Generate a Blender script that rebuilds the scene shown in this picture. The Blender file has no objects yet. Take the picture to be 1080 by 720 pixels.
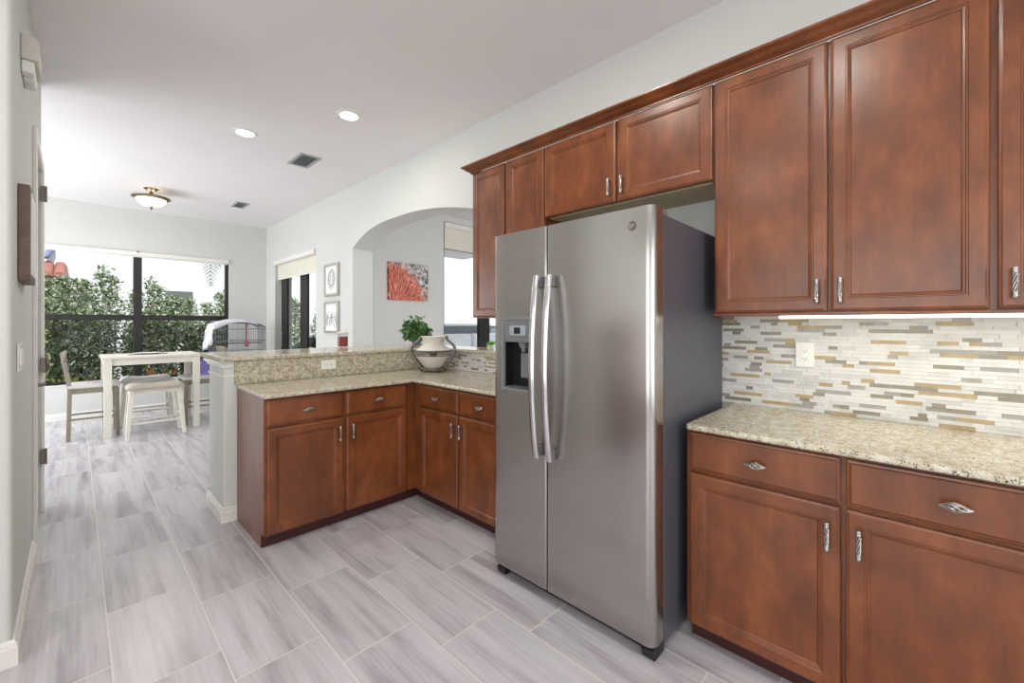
import bpy, math, random
from math import sin, cos, pi, radians as R
from mathutils import Vector, Matrix

random.seed(7)
S = bpy.context.scene
COL = S.collection

# ------------------------------------------------------------------ camera
cam_d = bpy.data.cameras.new('camera')
cam = bpy.data.objects.new('camera', cam_d); COL.objects.link(cam)
cam.location = (0, 0, 1.327)
cam.rotation_euler = (R(90), 0, -0.806)
cam_d.sensor_width = 36.0
cam_d.lens = 441.94 / 1080 * 36
cam_d.shift_y = -18.35 / 1080
cam_d.clip_start = 0.05
S.camera = cam

# ------------------------------------------------------------------ world, sun, exposure
W_ = bpy.data.worlds.new('world'); S.world = W_; W_.use_nodes = True
bg = W_.node_tree.nodes['Background']
bg.inputs[0].default_value = (0.80, 0.90, 1.0, 1); bg.inputs[1].default_value = 1.3

def light(name, kind, loc, energy, color=(1, 1, 1), rot=(0, 0, 0), **kw):
    l = bpy.data.lights.new(name, kind); l.energy = energy; l.color = color
    for k, v in kw.items(): setattr(l, k, v)
    o = bpy.data.objects.new(name, l); COL.objects.link(o)
    o.location = loc; o.rotation_euler = rot
    return o

light('sun', 'SUN', (0, 0, 10), 4.6, (1, 0.97, 0.92), (R(38), 0, R(-12)), angle=R(1.5))
# added area fills behind and left of the camera, standing in for windows
light('fill_rear', 'AREA', (-0.8, -3.4, 1.35), 80, (0.95, 0.98, 1.0), (R(90), 0, 0), shape='RECTANGLE', size=4.0, size_y=2.2)
light('fill_side', 'AREA', (-3.3, 0.2, 1.35), 66, (0.95, 0.98, 1.0), (R(90), 0, R(-90)), shape='RECTANGLE', size=3.2, size_y=2.2)
# added fill to brighten the nook, hidden behind the near left wall
light('fill_nook', 'AREA', (-2.1, 6.6, 1.4), 122, (0.92, 0.96, 1.0), (R(90), 0, R(-90)), shape='RECTANGLE', size=2.6, size_y=2.2)
light('fill_living', 'AREA', (4.9, -0.9, 1.5), 110, (0.98, 0.98, 1.0), (R(90), 0, 0), shape='RECTANGLE', size=3.2, size_y=2.4)  # added fill to brighten the living room, unseen

S.view_settings.view_transform = 'Standard'; S.view_settings.look = 'None'
S.view_settings.gamma = 1.0; S.view_settings.use_curve_mapping = False
S.view_settings.exposure = 0.08
S.cycles.use_denoising = True
S.cycles.max_bounces = 10; S.cycles.diffuse_bounces = 6; S.cycles.transparent_max_bounces = 24
S.cycles.sample_clamp_indirect = 6.0
S.cycles.caustics_reflective = False; S.cycles.caustics_refractive = False

# ------------------------------------------------------------------ materials
def lin(c):
    f = lambda v: v / 12.92 if v <= 0.04045 else ((v + 0.055) / 1.055) ** 2.4
    return (f(c[0] / 255), f(c[1] / 255), f(c[2] / 255), 1)

class NT:
    def __init__(self, name):
        self.m = bpy.data.materials.new(name); self.m.use_nodes = True
        self.t = self.m.node_tree; self.p = self.t.nodes['Principled BSDF']
        self.out = self.t.nodes['Material Output']
    def n(self, typ, ins=None, **props):
        nd = self.t.nodes.new(typ)
        for k, v in props.items(): setattr(nd, k, v)
        for k, v in (ins or {}).items(): self.set(nd.inputs[k], v)
        return nd
    def set(self, sock, v):
        if isinstance(v, bpy.types.NodeSocket): self.t.links.new(v, sock)
        else: sock.default_value = v
    def math(self, op, a, b=0.0, c=0.0):
        nd = self.n('ShaderNodeMath', {0: a, 1: b, 2: c}, operation=op); return nd.outputs[0]
    def mix(self, fac, a, b, blend='MIX'):
        nd = self.n('ShaderNodeMix', data_type='RGBA', blend_type=blend)
        self.set(nd.inputs[0], fac); self.set(nd.inputs[6], a); self.set(nd.inputs[7], b); return nd.outputs[2]
    def ramp(self, fac, stops):
        nd = self.n('ShaderNodeValToRGB', {0: fac}); cr = nd.color_ramp
        while len(cr.elements) > 1: cr.elements.remove(cr.elements[-1])
        cr.elements[0].position = stops[0][0]; cr.elements[0].color = stops[0][1]
        for p, c in stops[1:]:
            e = cr.elements.new(p); e.color = c
        return nd.outputs[0]
    def coord(self, which='Object', scale=(1, 1, 1), loc=(0, 0, 0)):
        tc = self.n('ShaderNodeTexCoord')
        mp = self.n('ShaderNodeMapping', {0: tc.outputs[which], 1: loc, 3: scale})
        return mp.outputs[0]
    def noise(self, vec, scale, detail=4, rough=0.5, out=0):
        return self.n('ShaderNodeTexNoise', {'Vector': vec, 'Scale': scale, 'Detail': detail, 'Roughness': rough}).outputs[out]
    def bump(self, height, strength=0.2, dist=0.01):
        b = self.n('ShaderNodeBump', {'Height': height, 'Strength': strength, 'Distance': dist})
        self.set(self.p.inputs['Normal'], b.outputs[0])
    def base(self, c): self.set(self.p.inputs['Base Color'], c)
    def rough(self, r): self.set(self.p.inputs['Roughness'], r)
    def pin(self, k, v): self.set(self.p.inputs[k], v)

def plain(name, rgb, rough=0.5, metal=0.0, var=0.06, scale=6.0, emit=None, strength=0, bump=0.0, spec=0.5):
    t = NT(name); c = lin(rgb)
    v = t.coord(); nz = t.noise(v, scale, 3)
    d = tuple(x * (1 - var) for x in c[:3]) + (1,); u = tuple(min(1, x * (1 + var)) for x in c[:3]) + (1,)
    t.base(t.ramp(nz, [(0.3, d), (0.7, u)])); t.rough(rough); t.pin('Metallic', metal)
    t.pin('Specular IOR Level', spec)
    if emit: t.pin('Emission Color', lin(emit)); t.pin('Emission Strength', strength)
    if bump: t.bump(t.noise(v, scale * 20, 2), bump, 0.002)
    return t.m

M = {}
M['wall'] = plain('wall_paint', (209, 210, 206), 0.75, var=0.012, scale=3, bump=0.05, spec=0.2)
M['ceiling'] = plain('ceiling_paint', (238, 234, 234), 0.85, var=0.01, scale=3, spec=0.1)
M['trim'] = plain('white_trim', (228, 226, 220), 0.4, var=0.01)
M['white'] = plain('white_plastic', (235, 235, 230), 0.35, var=0.01)
M['dark'] = plain('black_gap', (14, 14, 15), 0.6)
M['bronze'] = plain('dark_bronze_frame', (24, 22, 21), 0.45, var=0.1)
M['shade'] = plain('roller_fabric', (222, 218, 203), 0.9, var=0.02, scale=200)
M['pewter'] = plain('antique_pewter', (176, 173, 168), 0.32, metal=1.0, var=0.35, scale=180)
M['stucco'] = plain('white_stucco', (226, 227, 230), 0.95, var=0.03, scale=8, bump=0.5)
M['black_plastic'] = plain('black_plastic', (22, 22, 24), 0.35)
M['greyplastic'] = plain('silver_grey_plastic', (120, 121, 122), 0.35, var=0.03)

def cherry():
    t = NT('cherry_wood')
    v = t.coord('Object'); oi = t.n('ShaderNodeObjectInfo')
    off = t.n('ShaderNodeVectorMath', {0: v, 1: oi.outputs['Location']}, operation='ADD').outputs[0]
    s1 = t.n('ShaderNodeMapping', {0: off, 3: (9, 9, 5)}).outputs[0]
    blot = t.noise(s1, 1.0, 5, 0.55)
    s2 = t.n('ShaderNodeMapping', {0: off, 3: (70, 70, 3.0)}).outputs[0]
    gr = t.noise(s2, 1.0, 4, 0.6)
    c1 = t.ramp(blot, [(0.30, lin((96, 50, 26))), (0.50, lin((115, 62, 31))), (0.74, lin((138, 80, 41)))])
    g = t.ramp(gr, [(0.35, (0.92, 0.91, 0.90, 1)), (0.65, (1.04, 1.04, 1.03, 1))])
    t.base(t.mix(1.0, c1, g, 'MULTIPLY')); t.rough(t.math('MULTIPLY_ADD', blot, 0.1, 0.27))
    t.pin('Coat Weight', 0.25); t.pin('Coat Roughness', 0.22); t.pin('Specular IOR Level', 0.45)
    return t.m
M['cherry'] = cherry()
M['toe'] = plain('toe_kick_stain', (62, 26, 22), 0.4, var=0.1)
M['maple'] = plain('cabinet_underside_veneer', (196, 180, 140), 0.55, var=0.05)

def granite():
    t = NT('beige_granite'); v = t.coord('Object')
    n1 = t.noise(v, 32, 4, 0.65); n2 = t.noise(v, 105, 3, 0.6)
    base = t.ramp(n1, [(0.30, lin((164, 151, 124))), (0.5, lin((195, 187, 165))), (0.7, lin((215, 210, 198)))])
    br = t.ramp(n2, [(0.36, (1, 1, 1, 1)), (0.40, (0, 0, 0, 1))])
    base = t.mix(t.math('MULTIPLY', br, 0.65), base, lin((128, 104, 72)))
    w = t.n('ShaderNodeTexVoronoi', {'Vector': v, 'Scale': 165.0, 'Randomness': 1.0})
    n3 = t.noise(v, 60, 2, 0.5)
    m = t.math('MULTIPLY', t.math('LESS_THAN', w.outputs['Distance'], 0.42), t.math('GREATER_THAN', n3, 0.52))
    base = t.mix(t.math('MULTIPLY', m, 0.85), base, lin((62, 56, 52)))
    n4 = t.noise(v, 150, 2, 0.5)
    base = t.mix(t.math('MULTIPLY', t.math('GREATER_THAN', n4, 0.66), 0.6), base, lin((240, 238, 232)))
    t.base(base); t.rough(0.16)
    return t.m
M['granite'] = granite()

def steel(name, rgb, rough, axis):
    t = NT(name); sc = [1.2, 1.2, 1.2]
    for i in range(3):
        if i != axis: sc[i] = 700
    v = t.coord('Object', tuple(sc)); nz = t.noise(v, 1.0, 2)
    c = lin(rgb)
    t.base(t.ramp(nz, [(0.3, tuple(x * 0.97 for x in c[:3]) + (1,)), (0.7, c)]))
    t.pin('Metallic', 1.0); t.rough(rough); t.pin('Anisotropic Rotation', 0.0)
    t.pin('Anisotropic', 0.7 if axis == 1 else 0.0)
    if axis == 1:
        tg = t.n('ShaderNodeTangent', direction_type='RADIAL', axis='Z'); t.set(t.p.inputs['Tangent'], tg.outputs[0])
    return t.m
M['steel'] = steel('brushed_stainless', (180, 176, 173), 0.22, 1)
M['chrome'] = steel('polished_handle_steel', (205, 203, 205), 0.16, 2)
M['fridge_side'] = plain('grey_textured_side', (82, 82, 92), 0.38, var=0.04, scale=40, bump=0.06)

def floor_mat():
    t = NT('plank_tile_floor'); tc = t.n('ShaderNodeTexCoord')
    sp = t.n('ShaderNodeSeparateXYZ', {0: tc.outputs['Object']})
    P_ = 0.3145; L = 0.629
    u = t.math('DIVIDE', t.math('SUBTRACT', sp.outputs[0], 0.098), P_)
    col = t.math('FLOOR', u); fu = t.math('FRACT', u)
    w = t.math('DIVIDE', t.math('ADD', t.math('SUBTRACT', sp.outputs[1], 2.035), t.math('MULTIPLY', col, L / 3)), L)
    row = t.math('FLOOR', w); fw = t.math('FRACT', w)
    gx = 0.0025 / P_; gy = 0.0025 / L
    def edge(f, g):
        a = t.math('LESS_THAN', f, g); b = t.math('GREATER_THAN', f, 1 - g); return t.math('MAXIMUM', a, b)
    grout = t.math('MAXIMUM', edge(fu, gx), edge(fw, gy))
    idv = t.n('ShaderNodeCombineXYZ', {0: col, 1: row, 2: 0.0})
    wn = t.n('ShaderNodeTexWhiteNoise', {'Vector': idv.outputs[0]}, noise_dimensions='3D')
    rnd = wn.outputs['Value']
    sep = t.n('ShaderNodeSeparateXYZ', {0: wn.outputs['Color']})
    vx = t.math('MULTIPLY_ADD', sp.outputs[0], 13.0, t.math('MULTIPLY', sep.outputs[0], 91.0))
    vy = t.math('MULTIPLY_ADD', sp.outputs[1], 1.1, t.math('MULTIPLY', sep.outputs[1], 53.0))
    vec = t.n('ShaderNodeCombineXYZ', {0: vx, 1: vy, 2: t.math('MULTIPLY', rnd, 17.0)}).outputs[0]
    n1 = t.noise(vec, 1.0, 4, 0.55)
    vec2 = t.n('ShaderNodeCombineXYZ', {0: t.math('MULTIPLY', vx, 6.0), 1: t.math('MULTIPLY', vy, 2.0), 2: rnd}).outputs[0]
    n2 = t.noise(vec2, 1.0, 3, 0.5)
    c = t.ramp(n1, [(0.22, lin((146, 140, 144))), (0.38, lin((174, 169, 174))), (0.50, lin((193, 189, 194))), (0.75, lin((206, 203, 208)))])
    f2 = t.ramp(n2, [(0.3, (0.91, 0.91, 0.91, 1)), (0.7, (1.04, 1.04, 1.04, 1))])
    c = t.mix(1.0, c, f2, 'MULTIPLY')
    tv = t.math('MULTIPLY_ADD', rnd, 0.10, 0.93)
    tvc = t.n('ShaderNodeCombineColor', {0: tv, 1: tv, 2: tv}).outputs[0]
    c = t.mix(1.0, c, tvc, 'MULTIPLY')
    c = t.mix(grout, c, lin((212, 209, 206)))
    t.base(c); t.rough(t.math('MULTIPLY_ADD', n2, 0.10, 0.20)); t.pin('Specular IOR Level', 0.5)
    t.bump(t.math('SUBTRACT', 1.0, grout), 0.35, 0.002)
    return t.m
M['floor'] = floor_mat()

def glass(name, tint=1.0):
    t = NT(name); nt = t.t
    tr = t.n('ShaderNodeBsdfTransparent', {0: (tint, tint, tint, 1)})
    gl = t.n('ShaderNodeBsdfGlossy', {'Roughness': 0.02})
    lw = t.n('ShaderNodeLayerWeight', {0: 0.5})
    fr = t.math('MULTIPLY_ADD', t.math('POWER', lw.outputs['Facing'], 5.0), 0.6, 0.004)
    mx = t.n('ShaderNodeMixShader', {0: fr, 1: tr.outputs[0], 2: gl.outputs[0]})
    nt.links.new(mx.outputs[0], t.out.inputs[0])
    return t.m
M['glass'] = glass('window_glass', 0.97)
M['screen'] = glass('screened_glass', 0.92)
M['lens'] = glass('clear_lens', 0.9)

def leafmat(name, cols, rough=0.5):
    t = NT(name); g = t.n('ShaderNodeNewGeometry')
    t.base(t.ramp(g.outputs['Random Per Island'], [(i / max(1, len(cols) - 1), lin(c)) for i, c in enumerate(cols)]))
    t.rough(rough); return t.m
M['leaf_silver'] = leafmat('silver_green_leaf', [(78, 100, 56), (120, 142, 94), (168, 182, 152), (204, 212, 196), (96, 120, 66), (112, 96, 72)])
M['leaf_green'] = leafmat('fresh_green_leaf', [(40, 78, 34), (66, 108, 52), (104, 138, 80), (52, 88, 44)])
M['leaf_dark'] = leafmat('dark_green_leaf', [(20, 44, 24), (34, 62, 34), (48, 80, 46)])
M['leaf_palm'] = leafmat('palm_leaf', [(58, 70, 50), (84, 96, 72), (110, 120, 96)])
M['leaf_yellow'] = leafmat('yellow_croton', [(214, 170, 40), (190, 190, 60), (120, 140, 50), (232, 190, 70)])
M['leaf_orange'] = leafmat('orange_croton', [(200, 90, 40), (226, 150, 60), (150, 150, 60), (214, 60, 50)])
M['leaf_lime'] = leafmat('lime_leaf', [(110, 190, 80), (150, 214, 110), (90, 160, 70)])
M['bark'] = plain('brown_bark', (92, 78, 64), 0.9, var=0.2, scale=30)
M['mulch'] = plain('garden_ground', (92, 96, 66), 0.95, var=0.25, scale=10)
M['tile_roof'] = plain('red_barrel_tile', (150, 98, 86), 0.8, var=0.2, scale=9)
M['down'] = plain('blue_grey_downspout', (120, 130, 165), 0.5)
M['housewin'] = plain('dark_house_window', (110, 112, 112), 0.3)
M['greenwall'] = plain('olive_wall', (150, 160, 110), 0.9)
M['fascia'] = plain('brown_fascia', (120, 108, 98), 0.7)

M['chair_wood'] = plain('weathered_brown_wood', (136, 128, 114), 0.6, var=0.12, scale=25)
M['cream_wood'] = plain('cream_painted_wood', (224, 220, 208), 0.5, var=0.03)
M['linen'] = plain('cream_linen', (172, 164, 152), 0.9, var=0.05, scale=300)
M['greylinen'] = plain('pale_grey_linen', (204, 204, 206), 0.9, var=0.05, scale=300)
M['seat_pale'] = plain('pale_seat_fabric', (206, 202, 198), 0.9, var=0.05, scale=300)
M['slate'] = plain('slate_grey', (120, 128, 134), 0.5)
M['purple'] = plain('purple_glaze', (138, 128, 204), 0.3, var=0.1)
M['soil'] = plain('soil', (50, 40, 32), 0.9)
M['wire'] = plain('grey_wire', (150, 150, 160), 0.4, metal=0.7)
M['tray'] = plain('pale_tray', (190, 188, 196), 0.5)
M['blanket'] = plain('lilac_white_blanket', (214, 212, 222), 0.95, var=0.1, scale=14)
M['toy'] = plain('pink_toy', (190, 110, 120), 0.5)
M['ceramic'] = plain('cream_ceramic', (222, 217, 209), 0.3, var=0.04)
M['iron'] = plain('pewter_iron', (128, 122, 116), 0.5, metal=0.6, var=0.4, scale=60)
M['brass'] = plain('antique_brass', (156, 124, 88), 0.35, metal=0.85, var=0.15, scale=20)
M['bronze_lamp'] = plain('aged_bronze', (138, 120, 100), 0.4, metal=0.8, var=0.2, scale=40)
M['lamp_glass'] = plain('alabaster_glass', (250, 240, 215), 0.4, emit=(255, 238, 205), strength=2.2)
M['can_lens'] = plain('recessed_lens', (255, 250, 240), 0.4, emit=(255, 248, 235), strength=9)
M['led'] = plain('led_strip', (255, 255, 255), 0.4, emit=(255, 252, 230), strength=2.5)
M['vent'] = plain('vent_metal', (176, 177, 177), 0.5)
M['ventdark'] = plain('vent_shadow_backing', (58, 62, 62), 0.7)
M['oldwood'] = plain('brown_barn_wood', (112, 92, 84), 0.6, var=0.2, scale=20)
M['paper'] = plain('white_print_paper', (232, 232, 230), 0.7, var=0.02)
M['silver'] = plain('silver_leaf_frame', (190, 186, 178), 0.4, metal=0.6, var=0.1)
M['ink'] = plain('grey_ink', (150, 152, 156), 0.8)
M['candle_red'] = plain('red_candle_wax', (150, 60, 48), 0.4, var=0.4, scale=70)
M['sensor'] = plain('beige_plastic', (206, 204, 194), 0.5)
M['handle_dark'] = plain('dark_nickel', (120, 112, 104), 0.35, metal=0.9)
M['display'] = plain('grey_display', (150, 160, 165), 0.25)
M['grass'] = plain('pavers_grey', (190, 190, 190), 0.8)
M['cushion'] = plain('white_cushion', (236, 236, 236), 0.9)
M['st_white'] = plain('white_marble_strip', (218, 217, 216), 0.45, var=0.07, scale=25)
M['st_grey'] = plain('light_grey_strip', (204, 203, 202), 0.4, var=0.08, scale=25)
M['st_taupe'] = plain('taupe_glass_strip', (140, 132, 116), 0.2, var=0.12, scale=30)
M['st_tan'] = plain('tan_stone_strip', (176, 155, 118), 0.35, var=0.14, scale=30)
M['st_cool'] = plain('cool_grey_glass_strip', (158, 154, 150), 0.2, var=0.1, scale=30)

def coral():
    t = NT('coral_print'); v = t.coord('Object')
    # straight spines fanning up-right from lower-left, red-orange over grey-white
    sp = t.n('ShaderNodeSeparateXYZ', {0: v})
    dx = t.math('ADD', sp.outputs[0], 0.25); dz = t.math('ADD', sp.outputs[2], 0.42)
    ang = t.math('ARCTAN2', dz, dx); rad = t.math('SQRT', t.math('ADD', t.math('MULTIPLY', dx, dx), t.math('MULTIPLY', dz, dz)))
    vec = t.n('ShaderNodeCombineXYZ', {0: t.math('MULTIPLY', ang, 34.0), 1: t.math('MULTIPLY', rad, 7.0), 2: 0.0}).outputs[0]
    n1 = t.noise(vec, 1.0, 3, 0.6)
    red = t.ramp(n1, [(0.38, lin((70, 32, 34))), (0.47, lin((180, 68, 48))), (0.56, lin((216, 120, 92))), (0.66, lin((238, 190, 164)))])
    bgc = t.ramp(t.noise(v, 16, 4, 0.6), [(0.40, lin((70, 70, 74))), (0.52, lin((168, 166, 164))), (0.62, lin((226, 222, 218)))])
    lim = t.math('SUBTRACT', t.math('ADD', 0.22, t.math('MULTIPLY', n1, 0.80)), t.math('MULTIPLY_ADD', sp.outputs[0], 0.30, rad))
    t.base(t.mix(t.math('GREATER_THAN', lim, 0.0), bgc, red)); t.rough(0.5)
    return t.m
M['coral'] = coral()

# ------------------------------------------------------------------ mesh builder
class MB:
    def __init__(s): s.v = []; s.f = []; s.mi = []
    def add(s, vs, fs, mi=0):
        o = len(s.v); s.v += [tuple(x) for x in vs]
        for f in fs: s.f.append(tuple(i + o for i in f)); s.mi.append(mi)
        return s
    def box(s, a, b, mi=0, mat=None):
        x0, y0, z0 = (min(a[i], b[i]) for i in range(3)); x1, y1, z1 = (max(a[i], b[i]) for i in range(3))
        vs = [(x0, y0, z0), (x1, y0, z0), (x1, y1, z0), (x0, y1, z0), (x0, y0, z1), (x1, y0, z1), (x1, y1, z1), (x0, y1, z1)]
        if mat is not None: vs = [tuple(mat @ Vector(v)) for v in vs]
        return s.add(vs, [(3, 2, 1, 0), (4, 5, 6, 7), (0, 1, 5, 4), (1, 2, 6, 5), (2, 3, 7, 6), (3, 0, 4, 7)], mi)
    def bar(s, a, b, w, d, up=(0, 0, 1), mi=0, w2=None, d2=None):
        a = Vector(a); b = Vector(b); z = (b - a).normalized(); u = Vector(up)
        if abs(z.dot(u)) > 0.95: u = Vector((1, 0, 0))
        x = u.cross(z).normalized(); y = z.cross(x)
        w2 = w2 or w; d2 = d2 or d; vs = []
        for p, ww, dd in ((a, w, d), (b, w2, d2)):
            for i, j in ((-1, -1), (1, -1), (1, 1), (-1, 1)): vs.append(p + x * i * ww / 2 + y * j * dd / 2)
        return s.add(vs, [(3, 2, 1, 0), (4, 5, 6, 7), (0, 1, 5, 4), (1, 2, 6, 5), (2, 3, 7, 6), (3, 0, 4, 7)], mi)
    def prism(s, poly, h0, h1, axis=2, mi=0):
        n = len(poly); vs = []
        for h in (h0, h1):
            for p in poly:
                if axis == 2: vs.append((p[0], p[1], h))
                elif axis == 1: vs.append((p[0], h, p[1]))
                else: vs.append((h, p[0], p[1]))
        fs = [tuple(range(n))[::-1], tuple(range(n, 2 * n))] + [(i, (i + 1) % n, n + (i + 1) % n, n + i) for i in range(n)]
        return s.add(vs, fs, mi)
    def lathe(s, prof, c=(0, 0, 0), n=32, mi=0, rot=None, caps=True):
        vs = []; fs = []; m = len(prof)
        for k in range(n):
            a = 2 * pi * k / n
            for r, z in prof:
                p = Vector((r * cos(a), r * sin(a), z))
                if rot is not None: p = rot @ p
                vs.append((p.x + c[0], p.y + c[1], p.z + c[2]))
        for k in range(n):
            for j in range(m - 1):
                a, b = k * m + j, ((k + 1) % n) * m + j
                fs.append((a, b, b + 1, a + 1))
        if caps:
            if prof[0][0] > 1e-6: fs.append(tuple(k * m for k in range(n))[::-1])
            if prof[-1][0] > 1e-6: fs.append(tuple(k * m + m - 1 for k in range(n)))
        return s.add(vs, fs, mi)
    def tube(s, pts, r, n=8, mi=0, closed=False):
        pts = [Vector(p) for p in pts]; m = len(pts); vs = []; fs = []
        rr = r if isinstance(r, (list, tuple)) else [r] * m
        prev = None
        for i, p in enumerate(pts):
            if closed: t = pts[(i + 1) % m] - pts[i - 1]
            else: t = pts[min(i + 1, m - 1)] - pts[max(i - 1, 0)]
            t.normalize()
            if prev is None:
                u = Vector((0, 0, 1)) if abs(t.z) < 0.9 else Vector((1, 0, 0))
            else: u = prev
            x = (u - t * u.dot(t)).normalized(); y = t.cross(x); prev = x
            for k in range(n):
                a = 2 * pi * k / n; vs.append(p + (x * cos(a) + y * sin(a)) * rr[i])
        for i in range(m if closed else m - 1):
            for k in range(n):
                a = i * n + k; b = i * n + (k + 1) % n; j = ((i + 1) % m) * n
                fs.append((a, b, j + (k + 1) % n, j + k))
        if not closed: fs += [tuple(range(n))[::-1], tuple(range((m - 1) * n, m * n))]
        return s.add(vs, fs, mi)
    def sphere(s, c, r, n=12, mi=0, sc=(1, 1, 1)):
        prof = [(max(1e-7, r * sin(pi * i / n)), -r * cos(pi * i / n)) for i in range(n + 1)]
        o = len(s.v); s.lathe(prof, (0, 0, 0), 2 * n, mi, caps=False)
        s.v[o:] = [(x * sc[0] + c[0], y * sc[1] + c[1], z * sc[2] + c[2]) for x, y, z in s.v[o:]]
        return s

def wloc(o):
    v = Vector((0, 0, 0))
    while o is not None: v += o.location; o = o.parent
    return v

def obj(name, mb, mats, parent=None, bev=0.0, segs=2, smooth=None, local=False, loc=None):
    """link one mesh; coordinates are world coordinates unless local"""
    me = bpy.data.meshes.new(name)
    o = bpy.data.objects.new(name, me); COL.objects.link(o)
    off = Vector((0, 0, 0))
    if parent is not None:
        o.parent = parent
        if not local: off = wloc(parent)
    if loc is not None:
        if not local: o.location = Vector(loc) - off
        else: o.location = loc
        if not local: off = Vector(loc)
    me.from_pydata([(v[0] - off.x, v[1] - off.y, v[2] - off.z) for v in mb.v] if (not local and (off.length > 0)) else mb.v, [], mb.f)
    if not isinstance(mats, (list, tuple)): mats = [mats]
    for m in mats: me.materials.append(M[m] if isinstance(m, str) else m)
    if len(mats) > 1: me.polygons.foreach_set('material_index', mb.mi)
    me.validate(); me.update()
    if smooth is not None:
        me.polygons.foreach_set('use_smooth', [True] * len(me.polygons))
        me.set_sharp_from_angle(angle=R(smooth))
    if bev > 0:
        b = o.modifiers.new('bevel', 'BEVEL'); b.width = bev; b.segments = segs; b.limit_method = 'ANGLE'; b.angle_limit = R(35)
    return o

def tag(o, label, cat, group=None, kind=None):
    if label: o['label'] = label
    if cat: o['category'] = cat
    if group: o['group'] = group
    if kind: o['kind'] = kind
    return o
def thing(name, label, cat, loc=(0, 0, 0), rz=0.0, group=None):
    o = bpy.data.objects.new(name, None); COL.objects.link(o); o.empty_display_size = 0.1
    o.location = loc; o.rotation_euler = (0, 0, rz)
    return tag(o, label, cat, group)
def struct(name, mb, mat, parent=None, **kw):
    o = obj(name, mb, mat, parent, **kw)
    if parent is None: o['kind'] = 'structure'
    return o
def sempty(name, loc=(0, 0, 0)):
    o = bpy.data.objects.new(name, None); COL.objects.link(o); o.location = loc; o['kind'] = 'structure'; return o
def dup(root, loc, rz=None, label=None):
    r = root.copy(); COL.objects.link(r); r.location = loc
    if rz is not None: r.rotation_euler = (0, 0, rz)
    if label: r['label'] = label
    for ch in list(root.children):
        c = ch.copy(); COL.objects.link(c); c.parent = r
        for g in list(ch.children):
            d = g.copy(); COL.objects.link(d); d.parent = c
    return r
def meshcopy(src, name, parent, loc, rot=(0, 0, 0)):
    o = bpy.data.objects.new(name, src); COL.objects.link(o); o.parent = parent; o.location = loc; o.rotation_euler = rot
    return o

# ------------------------------------------------------------------ room shell
WX = 2.393; WT = 0.27; BY = 8.44; H = 3.05
LX = -0.17
mb = MB().box((-3.4, -3.6, -0.12), (7.0, BY + 0.14, 0)); struct('floor', mb, 'floor')
mb = MB().box((-3.6, -3.8, H), (7.2, BY + 0.3, H + 0.2)); struct('ceiling', mb, 'ceiling')

# right wall with arched pass-through and slider opening
mb = MB()
def wr(y0, y1, z0, z1): mb.box((WX, y0, z0), (WX + WT, y1, z1))
A0, A1, YA, ZT = 2.42, 5.05, 3.90, 2.482
wr(-3.6, A0, 0, H); wr(A0, 3.96, 0, 1.075); wr(A1, 6.20, 0, H); wr(6.20, 7.98, 2.41, H); wr(7.98, BY + 0.2, 0, H)
N = 48; ys = [A0 + (A1 - A0) * i / N for i in range(N + 1)]
zs = [ZT - (0.214 * ((y - YA) / 1.15) ** 3.2 if y > YA else 0.146 * ((YA - y) / 1.11) ** 2) for y in ys]
for i in range(N):
    y0, y1, z0, z1 = ys[i], ys[i + 1], zs[i], zs[i + 1]
    vs = [(WX, y0, z0), (WX, y1, z1), (WX, y1, H), (WX, y0, H), (WX + WT, y0, z0), (WX + WT, y1, z1), (WX + WT, y1, H), (WX + WT, y0, H)]
    mb.add(vs, [(0, 3, 2, 1), (4, 5, 6, 7), (0, 1, 5, 4)])
struct('wall_right', mb, 'wall')

# back wall with window opening
wx0, wx1, wz0, wz1 = -0.51, 1.82, 0.49, 2.42
mb = MB()
mb.box((-2.2, BY, 0), (wx0, BY + 0.2, H)); mb.box((wx1, BY, 0), (WX + WT + 0.05, BY + 0.2, H))
mb.box((wx0, BY, 0), (wx1, BY + 0.2, wz0)); mb.box((wx0, BY, wz1), (wx1, BY + 0.2, H))
struct('wall_back', mb, 'wall')

# left wall end (rounded corner) with the tall door
mb = MB()
r = 0.02
poly = [(LX, 4.52), (-0.30, 4.52), (-0.30, 2.66), (-3.4, 2.66), (-3.4, 2.535)] + \
       [(LX - r + r * sin(a), 2.535 + r - r * cos(a)) for a in [i * pi / 12 for i in range(7)]]
# split in convex pieces: kitchen return, then the pier along the passage with the door opening
mb.prism([(-3.4, 2.535), (LX - r, 2.535)] + [(LX - r + r * sin(a), 2.535 + r - r * cos(a)) for a in [i * pi / 12 for i in range(1, 7)]] + [(LX, 2.66), (-3.4, 2.66)], 0, H)
mb.box((LX - 0.12, 2.66, 0), (LX, 3.70, H)); mb.box((LX - 0.12, 3.70, 2.40), (LX, 4.42, H)); mb.box((LX - 0.12, 4.42, 0), (LX, 4.52, H))
struct('wall_left', mb, 'wall', smooth=35)
mb = MB().box((LX - 0.12, 4.52, 0), (-2.2, 4.64, H)).box((-2.2, 4.52, 0), (-2.32, BY + 0.2, H)); struct('wall_nook', mb, 'wall')
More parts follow.
